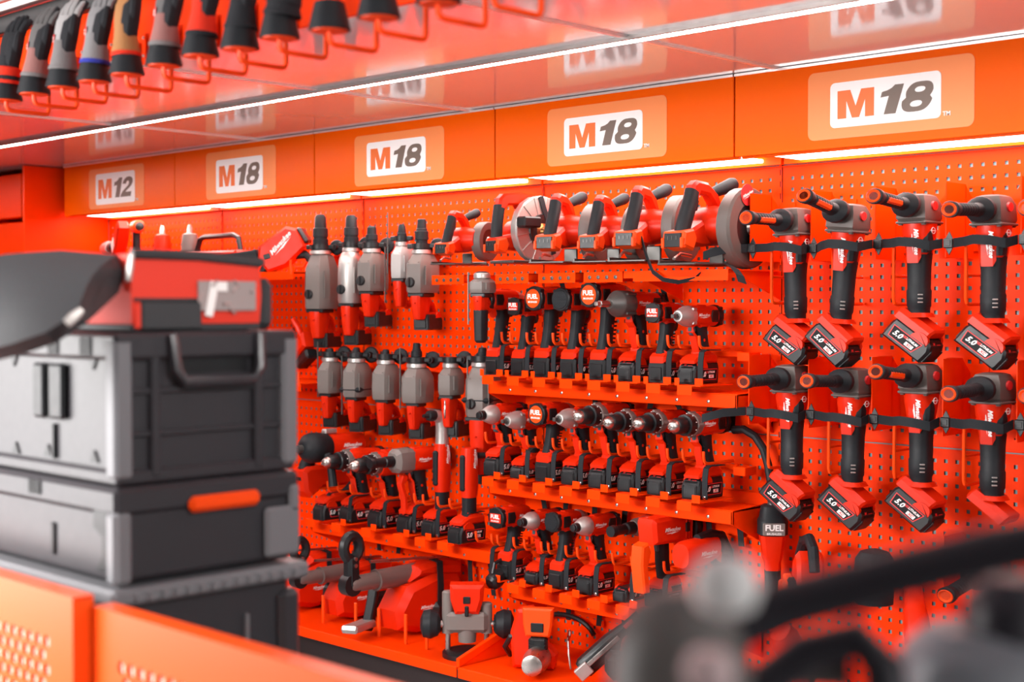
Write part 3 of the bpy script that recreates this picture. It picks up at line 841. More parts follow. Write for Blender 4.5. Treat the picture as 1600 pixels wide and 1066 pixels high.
hammer('plain grey rotary hammer with a black strap round it, second row', 556, 620, 543, (.150, .085, .105), chuck='cone', chuck_r=.020, mot=(.10, .048), dial=False, rod=(-.065, .26, -.08), strapz=.22)
hammer('plain grey rotary hammer, middle of the second row, without depth rod', 602, 624, 546, (.150, .085, .105), chuck='cone', chuck_r=.020, mot=(.10, .050), dial=False)
hammer('plain grey rotary hammer with tall black chuck, second row', 650, 629, 536, (.145, .092, .11), chuck='tall', chuck_r=.024, mot=(.10, .050), dial=False, rod=(-.07, .26, -.03))
hammer('small grey rotary hammer with red waist and a wire loop, second row', 703, 617, 562, (.110, .072, .09), chuck='cone', chuck_r=.019, mot=(.12, .052), dial=False)
big = hammer('largest hammer of the second row, grey over a long red body with dial', 753, 651, 543, (.200, .100, .115), chuck='tall', chuck_r=.026, mot=(.22, .085), rod=(-.06, .09, .14), strapz=.34, y=4.0)
def loopg(b):
    b.tube([(0, -.04, -.15), (-.02, -.062, -.15), (.02, -.066, -.15), (.06, -.03, -.15), (.06, .03, -.17)], .012, 8)
part('lower_grip', None, loopg, BLACK, big)
hammer('slim vertical hammer drill, grey, red and black, left of the highest tool rail', 752, 458, 424, (.055, .07, .08), chuck='cone', chuck_r=.026, mot=(.06, .05), dial=False, side=0, rod=(-.05, .2, -.12), batt=False, band=False, y=3.78)
def slimgrip(b):
    b.loft([ell((0, -.004, z), rx, ry, n=12, p=2.5) for z, rx, ry in ((-.065, .026, .03), (-.13, .024, .03), (-.18, .022, .028), (-.19, .015, .02))])
part('grip', None, slimgrip, RUBBER, [o for o in C.objects if o.name.startswith('rotary_hammer') and o.parent is None][-1])
cr = P(695, 640, 3.90)
solo('carabiner', lambda b: b.tube([(.016 * math.cos(2 * PI * k / 16), 0, .034 * math.sin(2 * PI * k / 16)) for k in range(16)], .0035, 8, closed=True), STEEL, 'white metal wire loop hanging from the small grey hammer', 'carabiner', loc=cr, rot=(0, 0, R(-40)))
# the bars the hammers hang on
def hbar(b, L): b.box((0, -.02, 0), (L, .04, .05), .003); b.box((0, -.055, .02), (L, .03, .004))
for (xa, ya), xb, lab in (((484, 408), 690, 'orange hanging bar behind the upper row of rotary hammers'), ((494, 578), 770, 'orange hanging bar behind the second row of rotary hammers')):
    A = P(xa, ya, 4.09); Bx = P(xb, ya, 4.09).x
    ht = thing('hanging_bar', lab, 'hanging bar', ((A.x + Bx) / 2, WALL - .002, A.z))
    part('bar', None, lambda b: hbar(b, Bx - A.x), ORANGE, ht)
# strap round two hammers
# ================================================================ saws on the high brackets
SZ = CAMZ + 0.118
def saw_base(b):
    b.box((0.01, 0.0, 0.004), (0.26, 0.13, 0.006), 0.002)
    b.box((0.01, 0.058, 0.009), (0.26, 0.006, 0.012), 0.001); b.box((0.13, -0.01, 0.010), (0.010, 0.11, 0.016), 0.002)
    b.box((0.07, 0.0, 0.03), (0.01, 0.05, 0.05), 0.003)
def saw_guard(r):
    def f(b):
        y0 = -0.062
        b.lathe([(y0, r * .58), (y0 - .006, r * .62), (y0 - .008, r * .95), (y0, r), (y0 + .034, r), (y0 + .038, r * .95), (y0 + .036, r * .3)], (0.03, 0, 0.105), 'y', 28)
    return f
def saw_lower(r):
    return lambda b: b.lathe([(-.058, r * .2), (-.060, r * .90), (-.044, r * .92), (-.042, r * .2)], (0.036, 0, 0.094), 'y', 28)
def saw_hole(r):
    def f(b):
        b.lathe([(-.0655, r * .60), (-.064, r * .605), (-.05, r * .6)], (0.03, 0, 0.105), 'y', 24)
    return f
def saw_hub(b):
    b.lathe([(-.082, .008), (-.080, .013), (-.072, .016), (-.064, .022), (-.060, .022)], (0.03, 0, 0.105), 'y', 16)
def saw_motor(b):
    b.lathe([(-.085, .046), (-.02, .056), (.035, .054), (.055, .044), (.062, .034)], (0.03, 0, 0.112), 'y', 20)
    b.prism([(-.10, .062), (-.03, .052), (.05, .06), (.07, .10), (.05, .15), (.01, .155), (-.03, .12), (-.085, .095)], .052, .008)
    for i in range(4): b.box((-.02 + i * .012, .028, .075), (.005, .004, .02), .001)
def saw_arch(b):
    b.prism([(-.066, .178), (-.060, .222), (-.040, .236), (.010, .232), (.055, .205), (.075, .170), (.075, .140), (.048, .140), (.040, .168), (.012, .196), (-.025, .200), (-.034, .180)], .036, .008)
def saw_grip(b):
    b.loft([ell((x, 0, z), .022, .019, (.9, 0, -.42), (0, 1, 0), 14, 2.5) for x, z in ((-.096, .082), (-.090, .098), (-.072, .140), (-.054, .180), (-.046, .205))])
def saw_trig(b):
    b.prism([(-.040, .150), (-.030, .152), (-.022, .180), (-.034, .190), (-.048, .180)], .016, .003)
def saw_socket(b):
    b.mi = 0
    b.prism([(-.135, .052), (-.085, .040), (-.070, .075), (-.085, .10), (-.128, .092)], .078, .006)
    b.box((-.130, .032, .060), (.02, .010, .03), .003); b.box((-.130, -.032, .060), (.02, .010, .03), .003)
    b.mi = 1
    b.box((-.132, 0, .068), (.006, .056, .038), .001)
    b.mi = 2
    for i in range(3): b.box((-.1355, -.014 + i * .014, .074), (.002, .0025, .010))
def saw_front(b):
    b.tube([(.045, .0, .205), (.075, -.012, .218), (.105, -.022, .230), (.118, -.026, .235)], [.015, .018, .021, .017], 12)
def saw_lever(b):
    b.tube([(-.06, .052, .02), (-.02, .06, .035), (.03, .06, .03)], .005, 6)
def saw(label, px, py, y=3.89, sc=1.0, r=.105, guard=GGREY, yaw=0, tilt=0.0, badge=False, hole=True, front=True, group='circular saws on the high brackets'):
    t = thing('circular_saw', label, 'circular saw', P(px, py, y), (0, tilt, PI / 2 + R(yaw)), group, sc)
    part('base_plate', 'saw_base', saw_base, DGREY, t)
    g = part('blade_guard', f'sg{r}', saw_guard(r), guard, t, (.045, -.045, 0))
    if hole: part('guard_opening', f'sh{r}', saw_hole(r), BLACK, g)
    part('arbor', 'saw_hub', saw_hub, STEEL, g)
    if badge:
        def bd(b):
            b.mi = 0; b.lathe([(-.0005, .030), (.001, .030)], axis='y', seg=20)
            b.mi = 1; logo_on(b, (0, -.0012, .002), (1, 0, .45), (-.45, 0, 1), .05)
        part('badge', None, bd, [REDPRINT, PRINT], g, (0.005, -.0712, .105 + r * .80), label='round red badge with white script')
    part('lower_guard', f'sl{r}', saw_lower(r), DGREY, t, (.045, -.045, 0))
    part('motor_housing', 'saw_motor', saw_motor, RED, t)
    part('top_handle', 'saw_arch', saw_arch, RED, t)
    part('grip', 'saw_grip', saw_grip, RUBBER, t)
    part('trigger', 'saw_trig', saw_trig, BLACK, t)
    part('battery_socket', 'saw_socket', saw_socket, [ORED, BLACK, DGREY], t, label='empty orange battery socket with contacts')
    if front: part('front_knob', 'saw_front', saw_front, RUBBER, t)
    part('lever', 'saw_lever', saw_lever, STEEL, t)
    return t
saw('small red circular saw at the left end of the high brackets', 716, 415, sc=.92, r=.085, yaw=12)
saw('red circular saw behind the abrasive saw, above the third bolted bracket', 878, 413, sc=1.1, r=.10, yaw=16)
saw('red circular saw with grey guard, above the fourth bolted bracket', 945, 412, sc=1.04, r=.100, yaw=14)
saw('red circular saw with looped black strap, left of the largest saw', 1006, 411, sc=1.14, r=.105, yaw=12)
saw('largest circular saw, grey guard with round red badge, right end of the row', 1097, 416, sc=1.22, r=.112, yaw=0, badge=True)

# abrasive cut-off saw with ribbed metal guard
ct = thing('cut_off_saw', 'red cut-off saw with large ribbed metal guard and brass hub', 'cut-off saw', P(800, 414, 3.90), (0, 0, R(84)), None, 1.03)
def octo(r, ph=22.5): return [(.085 + r * math.cos(R(a + ph)), .135 + r * math.sin(R(a + ph))) for a in range(0, 360, 30)]
def cguard(b):
    b.prism([(.085 + .128 * math.cos(R(a)), .13 + .128 * math.sin(R(a))) for a in range(-70, 251, 20)], .036, .005, c=-.055)
    for a in range(-60, 250, 28):
        b.box((.085 + .088 * math.cos(R(a)), -.0745, .13 + .088 * math.sin(R(a))), (.075, .004, .005), .001, rot=(0, -R(a), 0))
part('blade_guard', None, cguard, ALU, ct)
part('abrasive_disc', None, lambda b: b.lathe([(-.078, .02), (-.079, .062), (-.074, .064), (-.07, .02)], (.085, 0, .125), 'y', 24), BLACK, ct)
part('hub', None, lambda b: (b.lathe([(-.098, .006), (-.096, .014), (-.085, .018), (-.078, .030)], (.085, 0, .125), 'y', 18)), mat('brass_hub', (.32, .17, .06), .35, metal=1.0), ct)
def cbody(b):
    b.prism([(-.10, .06), (.06, .05), (.08, .10), (.075, .19), (.03, .195), (.02, .12), (-.03, .11), (-.10, .098)], .06, .008)
    b.lathe([(-.035, .048), (.06, .045), (.07, .03)], (.05, 0, .125), 'y', 18)
part('motor_housing', None, cbody, RED, ct)
part('top_handle', None, lambda b: b.prism([(-.075, .205), (-.07, .245), (-.05, .262), (.03, .272), (.11, .262), (.12, .245), (.09, .225), (.065, .20), (.060, .15), (.035, .15), (.035, .20), (.01, .222), (-.03, .220), (-.045, .20)], .040, .008), RED, ct)
part('grip', None, lambda b: b.loft([ell((x, 0, z), .022, .020, n=14, p=2.5) for x, z in ((-.075, .09), (-.074, .10), (-.072, .15), (-.064, .20), (-.060, .222))]), RUBBER, ct)
part('battery_socket', None, saw_socket, [ORED, BLACK, DGREY], ct, (.03, 0, 0))
part('side_clip', None, lambda b: (b.box((.0, -.098, .155), (.085, .05, .040), .006)), BLACK, ct)
part('base_plate', None, lambda b: b.box((.06, -.01, .01), (.24, .14, .012), .003), DGREY, ct)
part('strap', None, lambda b: b.ribbon([(.075, -.077, .255), (.09, -.0785, .21), (.13, -.0785, .12), (.14, -.077, .04)], .022, .003, (1, 0, .3)), STRAP, ct)

# bolted brackets and the long flat shelf
def brk(w):
    def f(b):
        b.box((0, 0, -.014), (w, .003, .036), .001)
        b.box((0, .10, .004), (w, .20, .003))
        b.prism([(0, .005), (.30, .005), (.30, -.025), (0, -.02)], .004, plane='yz', c=-w / 2 + .002)
        b.prism([(0, .005), (.30, .005), (.30, -.025), (0, -.02)], .004, plane='yz', c=w / 2 - .002)
    return f
def brk_bolts(w): return None
for i, (xa, xb, yt, lab) in enumerate(((675, 725, 430, 'orange bracket with four bolt holes under the small saw'), (774, 826, 427, 'orange bracket with four bolt holes under the cut-off saw'),
                       (841, 899, 425, 'orange bracket with four bolt holes, third of the row'), (912, 973, 425, 'orange bracket with four bolt holes, rightmost of the row'))):
    A, B_ = P(xa, yt, 3.80), P(xb, yt, 3.80)
    w = B_.x - A.x
    t = thing('shelf_bracket', lab, 'bracket', ((A.x + B_.x) / 2, 3.80, SZ - .008), group='bolted orange saw brackets')
    part('bracket_plate', None, brk(w), ORANGE, t)
    if i: part('strap_tail', None, lambda b: b.ribbon([(.02 * i - .02, .27, -.004), (.02 * i - .02, .28, -.03), (.02 * i - .01, .285, -.07), (.02 * i, .285, -.10)], .022, .003, (1, 0, 0)), STRAP, t)
    for k in range(4):
        part('bolt', 'bbolt', lambda b: (b.lathe([(-.004, .004), (-.003, .0075), (.0, .0075)], axis='y', seg=10)), DGREY, t, (w * (-.33 + .22 * k), -.0015, -.014))
A, B_ = P(975, 424, 3.80), P(1138, 426, 3.80)
t = thing('long_shelf', 'long flat orange shelf under the two largest circular saws', 'shelf', ((A.x + B_.x) / 2, 3.80, SZ - .004))
w = B_.x - A.x
part('shelf_plate', None, lambda b: (b.box((0, .15, 0), (w, .30, .004)), b.box((0, 0, -.012), (w, .003, .022)), b.box((.03, -.012, -.028), (w * .9, .003, .014))), ORANGE, t)
for sg in (-1, 1): part('brace', None, lambda b: b.prism([(.02, 0), (.32, 0), (.32, -.10)], .004, plane='yz', c=sg * (w / 2 - .01)), ORANGE, t)
def sling(b):
    pts = [P(1002, 372, 3.80), P(1010, 400, 3.79), P(1020, 425, 3.78), P(1036, 437, 3.78), P(1060, 441, 3.78), P(1085, 436, 3.79), P(1094, 428, 3.80)]
    b.ribbon(pts, .018, .003, (.5, -.4, .6))
solo('loose_strap', sling, STRAP, 'black strap looping below the long flat shelf', 'strap')
def sling2(b):
    pts = [P(1137, 413, 3.84), P(1148, 420, 3.80), P(1156, 430, 3.79), P(1160, 442, 3.80)]
    b.ribbon(pts, .030, .003, (.75, .2, -.25))
solo('loose_strap', sling2, STRAP, 'short black strap end hanging under the largest saw', 'strap')
# ================================================================ angle grinders strapped to folded brackets
# local frame: +x towards the room (the side handle), z up, origin at the middle of the gear head
def gr_head(b):
    b.loft([[V(p) for p in ring] for ring in (
        [(x, y, -.040) for x, y in ((.036, .034), (-.036, .034), (-.042, .0), (-.036, -.034), (.036, -.034), (.042, 0))],
        [(x, y, -.030) for x, y in ((.044, .038), (-.040, .038), (-.046, .0), (-.040, -.038), (.044, -.038), (.050, 0))],
        [(x, y, .015) for x, y in ((.042, .036), (-.038, .036), (-.044, .0), (-.038, -.036), (.042, -.036), (.048, 0))],
        [(x, y, .036) for x, y in ((.034, .028), (-.028, .028), (-.034, .0), (-.028, -.028), (.034, -.028), (.038, 0))],
        [(x, y, .041) for x, y in ((.022, .018), (-.018, .018), (-.022, .0), (-.018, -.018), (.022, -.018), (.026, 0))])])
    b.box((0, 0, -.042), (.092, .080, .008), .003)
    for sx in (-1, 1):
        for sy in (-1, 1): b.lathe([(-.050, .006), (-.036, .006)], (sx * .036, sy * .030, 0), 'z', 8)
def gr_button(b): b.lathe([(.036, .014), (.041, .013)], (.0, 0, .006), 'y', 14)
def gr_neck(b):
    b.loft([ell((0, 0, z), rx, ry, n=16, p=2.8) for z, rx, ry in ((-.046, .042, .037), (-.070, .041, .036), (-.105, .035, .032), (-.135, .030, .029))])
    b.prism([(.030, -.05), (.038, -.06), (.033, -.16), (.022, -.145), (.02, -.08)], .040, .006)
def gr_print(b):
    # script mark runs down the neck; a small circle mark sits beside it
    logo_on(b, (.0385, .012, -.098), (-.06, 0, -1), (0, 1, 0), .075)
    b.tube([(.002 + .009 * math.cos(R(a)), .0372, -.066 + .009 * math.sin(R(a))) for a in range(0, 360, 24)], .001, 5, closed=True)
    b.box((.002, .0374, -.066), (.028, .001, .002))
def gr_body(b):
    b.loft([ell((0, 0, z), rx, ry, n=16, p=2.5) for z, rx, ry in ((-.105, .033, .0305), (-.125, .031, .030), (-.17, .028, .027), (-.235, .027, .026), (-.240, .029, .028), (-.285, .028, .027), (-.290, .025, .025), (-.315, .025, .025))])
    b.loft([ell((.010, .012, z), rx, ry, n=12, p=2.5) for z, rx, ry in ((-.066, .016, .024), (-.09, .022, .025), (-.13, .020, .022))])
def gr_slots(b):
    for i in range(3): b.box((.024, .016, -.252 - i * .011), (.010, .012, .004), .001, rot=(0, 0, R(35)))
def gr_foot(b):
    b.loft([ell((0, .0, z), rx, ry, n=14, p=3) for z, rx, ry in ((-.305, .028, .030), (-.318, .036, .036))])
    T0 = b.T
    b.T = Matrix.Translation((0, .004, -.335)) @ Euler((R(-40), 0, 0)).to_matrix().to_4x4()
    b.prism([(-.036, -.016), (.036, -.016), (.036, .004), (.026, .016), (-.026, .016), (-.036, .004)], .115, .006)
    b.T = T0
def gr_handle(b):
    b.lathe([(.046, .014), (.052, .030), (.060, .036), (.072, .036), (.078, .030), (.084, .020), (.100, .0165), (.19, .0165), (.196, .021), (.212, .023), (.216, .021)], axis='x', seg=18)
    for i in range(7): b.lathe([(.105 + i * .012, .0165), (.108 + i * .012, .0185), (.112 + i * .012, .0165)], axis='x', seg=14)
def gr_cap(b):
    b.lathe([(.2145, .0135), (.2175, .0185), (.219, .0165), (.216, .012)], axis='x', seg=18)
def gr_insert(b):
    b.loft([ell((x, .0, .0), .012, .0185, (0, 1, 0), (0, 0, 1), 12) for x in (.108, .178)])
def gr_insert2(b):
    for sy in (1,):
        b.box((.143, .0105 * sy, -.004), (.066, .016, .018), .004)
def grinder(label, px, py, y=3.955, roll=0.0, hz=0.0, insert=True, batt=True, neck=RED, foot=None, hyaw=0.0, sc=1.0, part_only=False, bare=False, group='angle grinders strapped to the wall'):
    t = thing('angle_grinder', label, 'angle grinder', P(px, py, y), (0, 0, -PI / 2), group, (1.27 * sc, 1.27 * sc, 1.04 * sc))
    t.rotation_euler = Euler((0, R(roll), -PI / 2), 'XYZ')
    if roll: # lean sideways, along the wall
        t.rotation_euler = (Matrix.Rotation(R(roll), 3, 'Y') @ Matrix.Rotation(-PI / 2, 3, 'Z')).to_euler()
    h = part('side_handle', 'gr_handle', gr_handle, RUBBER, t, rot=(0, R(-hz), R(hyaw)))
    part('end_ring', 'gr_cap', gr_cap, ORED, h, label='orange ring in the handle end')
    if insert: part('grip_insert', 'gr_ins', gr_insert2, ORED, h, label='orange grip panel')
    part('gear_head', 'gr_head', gr_head, GGREY if not bare else ALU, t)
    part('lock_button', 'gr_btn', gr_button, REDPRINT, t)
    part('neck', 'gr_neck', gr_neck, neck, t)
    part('logo', 'gr_print', gr_print, PRINT, t, label='white script down the neck')
    part('grip', 'gr_body', gr_body, RUBBER, t)
    part('vent_slots', 'gr_slots', gr_slots, ALU, t)
    part('foot', 'gr_foot', gr_foot, RED if foot is None else foot, t)
    if batt: battery(t, (0.0, -.034, -.408), (R(-40), 0, R(90)) if False else (Matrix.Rotation(R(-40), 3, 'X') @ Matrix.Rotation(R(90), 3, 'Z')).to_euler())
    return t
def gr_end(label, px, py, y=3.755):
    pass
grinder('angle grinder with orange handle panel, leftmost of the upper row', 1242, 346, roll=-1, insert=True)
grinder('angle grinder leaning left with raised side handle, second of the upper row', 1327, 340, y=3.905, roll=5, hz=14)
grinder('angle grinder, third of the upper row, handle pointing slightly up', 1437, 326, roll=0, hz=6)
grinder('angle grinder with ribbed black handle, fourth of the upper row', 1553, 328, roll=0, hz=-3, insert=False)
grinder('angle grinder cut by the right picture edge, upper row', 1671, 332, hz=0, insert=True)
grinder('angle grinder, leftmost of the second row, beside the black hose', 1238, 590, roll=0, hz=-1, insert=False)
grinder('angle grinder with pale silver head, second of the second row', 1335, 596, roll=1, hz=3, insert=False, bare=True)
grinder('angle grinder, third of the second row, with the lowest battery', 1440, 590, roll=0, hz=7, insert=True)
grinder('angle grinder without battery, fourth of the second row', 1552, 605, roll=0, hz=-2, insert=False, batt=False)
grinder('angle grinder cut by the right picture edge, second row', 1671, 612, insert=False)

def bracket(label, px, yt, yb, ys=None, y=3.95, fw=.085, lx=.095):
    A, B_ = P(px, yt, y), P(px, yb, y)
    h = A.z - B_.z
    t = thing('strap_bracket', label, 'bracket', (A.x, y, B_.z), group='folded orange brackets that hold the grinders')
    D = WALL - y - .001
    def f(b):
        b.prism([(-fw, 0), (0, 0), (0, h), (-fw * .6, h), (-fw, h - min(.05, fw))], .003, c=D - .055)
        b.prism([(0, 0), (D, 0), (D, h - .05), (D - .06, h), (0, h)], .003, plane='yz', c=-.0015)
        b.box((.03, D - .002, h * .5), (.06, .003, h * .8))
    part('folded_plate', None, f, ORANGE, t)
    # wire loop that keeps the tool from swinging
    part('wire_loop', 'wire_loop', lambda b: (b.tube([(0, -.01, .03), (0, -.012, 0), (0, -.012, -.14), (0, -.006, -.152), (0, .006, -.156), (0, .168, -.156)], .0055, 8), b.tube([(0, -.012, -.07), (0, .168, -.07)], .0045, 6)), ORED, t, (lx, 0, .015))
    return t, h
def buckle_fn(b):
    b.prism([(-.020, 0), (0, .036), (.020, 0), (0, -.036)], .004, .001)
    b.box((0, -.006, 0), (.032, .010, .030), .003); b.box((0, -.011, 0), (.018, .003, .018), .001)
top = ((1173, 302, 408, 388), (1268, 297, 407, 388), (1369, 291, 405, 381), (1479, 284, 402, 380), (1597, 275, 396, 374))
bot = ((1170.7, 555, 663, 643), (1264, 559, 669, 648), (1363, 558, 674, 655), (1474, 561, 682, 660), (1590, 565, 692, 664))
words_ = ('leftmost', 'second', 'third', 'fourth', 'last, at right picture edge,')
FWS = {'upper': (.02, .012, .045, .045, .045), 'second': (.02, .012, .02, .03, .04)}
for row, name in ((top, 'upper'), (bot, 'second')):
    for i, (px, yt, yb, ys) in enumerate(row):
        gx = P((1242, 1327, 1437, 1553, 1671)[i] if name == 'upper' else (1238, 1335, 1440, 1552, 1671)[i], 400, 3.905 if (i == 1 and name == 'upper') else 3.955).x
        fy = .05 if (i == 1 and name == 'upper') else 0
        xm = gx - P(px, yt, 3.95).x
        t, h = bracket(f'folded orange bracket with black strap, {words_[i]} of {name} grinder row', px, yt, yb, fw=.085 if i else .02, lx=xm - .078)
        zb = P(px + 5, ys, 3.945).z - t.location.z
        bk = part('buckle', 'gr_buckle', buckle_fn, BLACK, t, (.012, -.003, zb))
        X0_ = t.location.x
        if i + 1 < len(row): Xn = P(row[i + 1][0], row[i + 1][3], 3.945).x - X0_; zn = P(row[i + 1][0] + 5, row[i + 1][3], 3.945).z - t.location.z
        else: Xn = .26; zn = zb
        def st(b):
            b.ribbon([(.03, -.010, zb), (xm - .062, -.058 - fy, zb * .7 + zn * .3), (xm - .025, -.076 - fy, zb * .5 + zn * .5 + .004), (xm + .025, -.076 - fy, zb * .5 + zn * .5), (xm + .062, -.054 - fy, zb * .35 + zn * .65 - .01), (Xn - .012, -.008, zn)], .028, .003, (0, 0, 1))
        part('strap', None, st, STRAP, t)
        if i == 0:
            part('strap_end', None, lambda b: b.ribbon([(-.005, -.012, zb), (-.05, -.075, zb - .004), (-.085, -.105, zb - .016), (-.11, -.115, zb - .025)], .028, .003, (0, 0, 1)), STRAP, t)
# ================================================================ remaining tools on the rails
def bare(name, label, cat, loc, rot=(0, 0, 0), group=None, scale=1.0): return thing(name, label, cat, loc, rot, group, scale)

# --- rail under the hammers
def on4(px, py, y=ROW_Y): return V((P(px, py, y).x, y, ZR4 + .0025))
# heavy impact wrench with big black nose
t = bare('impact_wrench', 'heavy impact wrench with big black nose, left end of the rail under the hammers', 'impact wrench', on4(518, 815, 3.90), (0, 0, -PI / 2), G4, 1.12)
up = (0, 0, .05)
part('motor_housing', None, lambda b: (b.loft([ell((x, 0, .235), r, r * 1.1, (0, 1, 0), (0, 0, 1), 16, 2.6) for x, r in ((-.15, .030), (-.14, .044), (-.04, .046), (.02, .046))]), b.prism([(-.05, .20), (.04, .20), (.03, .175), (-.03, .175)], .05, .005)), RED, t, up)
part('logo', None, lambda b: logo_on(b, (-.07, .0475, .24), (-1, 0, 0), (0, 0, 1), .09), PRINT, t, up)
part('gear_case', None, lambda b: b.lathe([(.02, .046), (.03, .052), (.05, .052), (.06, .058), (.10, .060), (.12, .054), (.14, .036), (.145, .022)], (0, 0, .235), 'x', 22), RUBBER, t, up)
part('anvil', None, lambda b: (b.lathe([(.144, .016), (.165, .016)], (0, 0, .235), 'x', 16), b.box((.177, 0, .235), (.025, .02, .02), .002)), DGREY, t, up)
part('top_plate', None, lambda b: b.box((.01, 0, .295), (.06, .03, .02), .005), ALU, t, up)
part('side_handle', None, lambda b: b.tube([(.06, .05, .21), (.06, .07, .18), (.062, .085, .12), (.062, .09, .09)], [.017, .016, .017, .019], 10), RUBBER, t, up)
part('grip', None, lambda b: b.tube([(-.10, 0, .25), (-.135, 0, .20), (-.13, 0, .14), (-.08, 0, .10), (-.05, 0, .09)], [.02, .021, .021, .02, .018], 10), RUBBER, t)
part('foot', None, foot_fn(False), RED, t)
battery(t)
pistol('drill_driver', 'red drill with black chuck next to the heavy impact wrench, rail under the hammers', 'drill', on4(560, 820), 1, 'drill', 'dark', .040, -.095, scale=1.15, axis=.27, num='4.0', group=G4)
pistol('drill_driver', 'round red drill with white script mark, third on the rail under the hammers', 'drill', on4(606, 826), 1, 'drill', 'dark', .046, -.080, scale=1.2, axis=.27, group=G4)
t = pistol('rivet_tool', 'red rivet tool with grey head and long black nose', 'rivet tool', on4(652, 838), 1, None, 'dark', .040, -.11, scale=1.2, axis=.30, group=G4)
up = (0, 0, .30 / 1.2 - .226)
part('gear_case', None, lambda b: (b.loft([ell((x, 0, .226), r, r * 1.1, (0, 1, 0), (0, 0, 1), 10, 3) for x, r in ((.03, .034), (.045, .040), (.10, .038), (.115, .026))])), GREY, t, up)
part('nose', None, lambda b: b.lathe([(.112, .020), (.15, .019), (.152, .016), (.20, .016), (.203, .019), (.215, .017)], (0, 0, .226), 'x', 14), BLACK, t, up)
part('hand_guard', None, lambda b: b.prism([(.055, .20), (.075, .20), (.088, .17), (.070, .12), (.068, .065), (.052, .065), (.052, .12), (.066, .17), (.05, .185)], .024, .004), RED, t)
def right_angle(label, px, py, hy, mt):
    t = bare('right_angle_drill', label, 'right angle drill', on4(px, py, 3.94 if mt else 3.895), (0, 0, -PI / 2), G4, 1.1)
    part('body', 'ra_body', lambda b: (b.loft([ell((-.01, 0, z), rx, ry, n=14, p=2.6) for z, rx, ry in ((.16, .028, .024), (.20, .034, .028), (.29, .032, .027), (.34, .028, .025))])), RED, t)
    part('grip', 'ra_grip', lambda b: (b.loft([ell((-.01, 0, z), rx, ry, n=12, p=2.5) for z, rx, ry in ((.085, .032, .024), (.11, .028, .022), (.165, .027, .023))]), b.box((.024, 0, .25), (.018, .022, .13), .006)), RUBBER, t)
    part('logo', 'ra_logo', lambda b: logo_on(b, (-.012, .0285, .30), (0, 0, 1), (1, 0, 0), .07), PRINT, t)
    if mt: 
        part('gear_head', 'ra_head', lambda b: b.tube([(-.01, 0, .33), (-.01, 0, .40), (-.005, 0, .43), (.015, 0, .445), (.03, 0, .447)], [.026, .024, .024, .023, .021], 14), ALU, t)
        part('chuck', 'ra_chuck', lambda b: b.lathe([(.03, .02), (.045, .022), (.06, .018), (.062, .010), (.085, .006)], (0, 0, .447), 'x', 14), BLACK, t)
    part('foot', 'foot0', foot_fn(False), RED, t)
    battery(t)
    return t
right_angle('right angle drill with silver head, left one of the pair on the hammer-side rail', 688, 845, 690, True)
right_angle('right angle drill, right one of the pair, below the long-bodied hammer', 730, 852, 690, False)
# black flexible grip sticking up at the left end, with its orange holder
t = bare('demolition_tool', 'red tool body with ribbed black grip rising beside the stacked boxes', 'power tool', P(482, 745, 3.88), (0, 0, -PI / 2))
part('grip', None, lambda b: (b.tube([(.03, 0, -.02), (.02, 0, .05), (-.03, 0, .12), (-.07, 0, .17)], [.026, .028, .028, .026], 12), [b.lathe([(-.004, .03), (.004, .03)], axis='z', seg=12, T=Matrix.Translation((.025 - i * .014, 0, .03 + i * .019)) @ Euler((0, R(-35), 0)).to_matrix().to_4x4()) for i in range(7)]), RUBBER, t)
part('body', None, lambda b: b.prism([(-.20, .02), (-.05, .05), (.03, .05), (.06, .03), (.05, -.06), (.02, -.09), (-.05, -.05), (-.22, -.05)], .10, .015), RED, t)
part('clip', None, lambda b: b.box((.052, 0, -.0), (.01, .045, .030), .004), BLACK, t)

# --- lowest rail: caulking gun like tool and its neighbours
t = bare('dust_extractor_drill', 'large boxy red tool with orange stand, right part of the lowest rail', 'power tool', V((P(1037, 955, ROW_Y).x, ROW_Y, ZR3 + .0025)), (0, 0, -PI / 2), G3, 1.0)
part('body', None, lambda b: (b.prism([(-.10, .222), (.115, .228), (.125, .30), (.12, .318), (-.09, .322), (-.105, .30)], .085, .012, c=.015), [b.box((-.085 + i * .016, .058, .27), (.005, .006, .085), .002) for i in range(3)]), RED, t)
part('logo', None, lambda b: logo_on(b, (.025, .059, .275), (-1, 0, 0), (0, 0, 1), .085), PRINT, t)
part('front_stand', None, lambda b: b.prism([(.115, .235), (.15, .225), (.155, .16), (.140, .06), (.105, .06), (.118, .15), (.10, .20)], .055, .006), ORED, t)
part('grip', None, lambda b: b.loft([ell((x, 0, z), .027, .022, n=14, p=2.5) for x, z in ((-.01, .075), (.0, .10), (.01, .16), (.012, .225))]), RUBBER, t)
part('second_grip', None, lambda b: b.loft([ell((x, .0, z), .024, .020, n=14, p=2.5) for x, z in ((-.124, .135), (-.122, .15), (-.115, .18))]), RUBBER, t)
part('rear_strut', None, lambda b: b.prism([(-.11, .225), (-.06, .225), (-.10, .165), (-.145, .165)], .04, .005), RED, t)
part('trigger', None, lambda b: b.prism([(.03, .19), (.045, .195), (.052, .225), (.03, .228)], .018, .003), TEAL, t)
part('cap', None, lambda b: b.lathe([(-.10, .058), (-.115, .062), (-.135, .056), (-.14, .04)], (0, .015, .270), 'x', 20), BLACK, t)
part('switch', None, lambda b: b.box((-.062, .0585, .275), (.026, .006, .036), .004), BLACK, t)
part('foot', None, foot_fn(False), RED, t)
battery(t)
t = bare('reciprocating_saw', 'red saw with black rear handle behind the boxy tool, lowest rail', 'saw', P(1098, 862, 3.96), (0, 0, -PI / 2), None, 1.05)
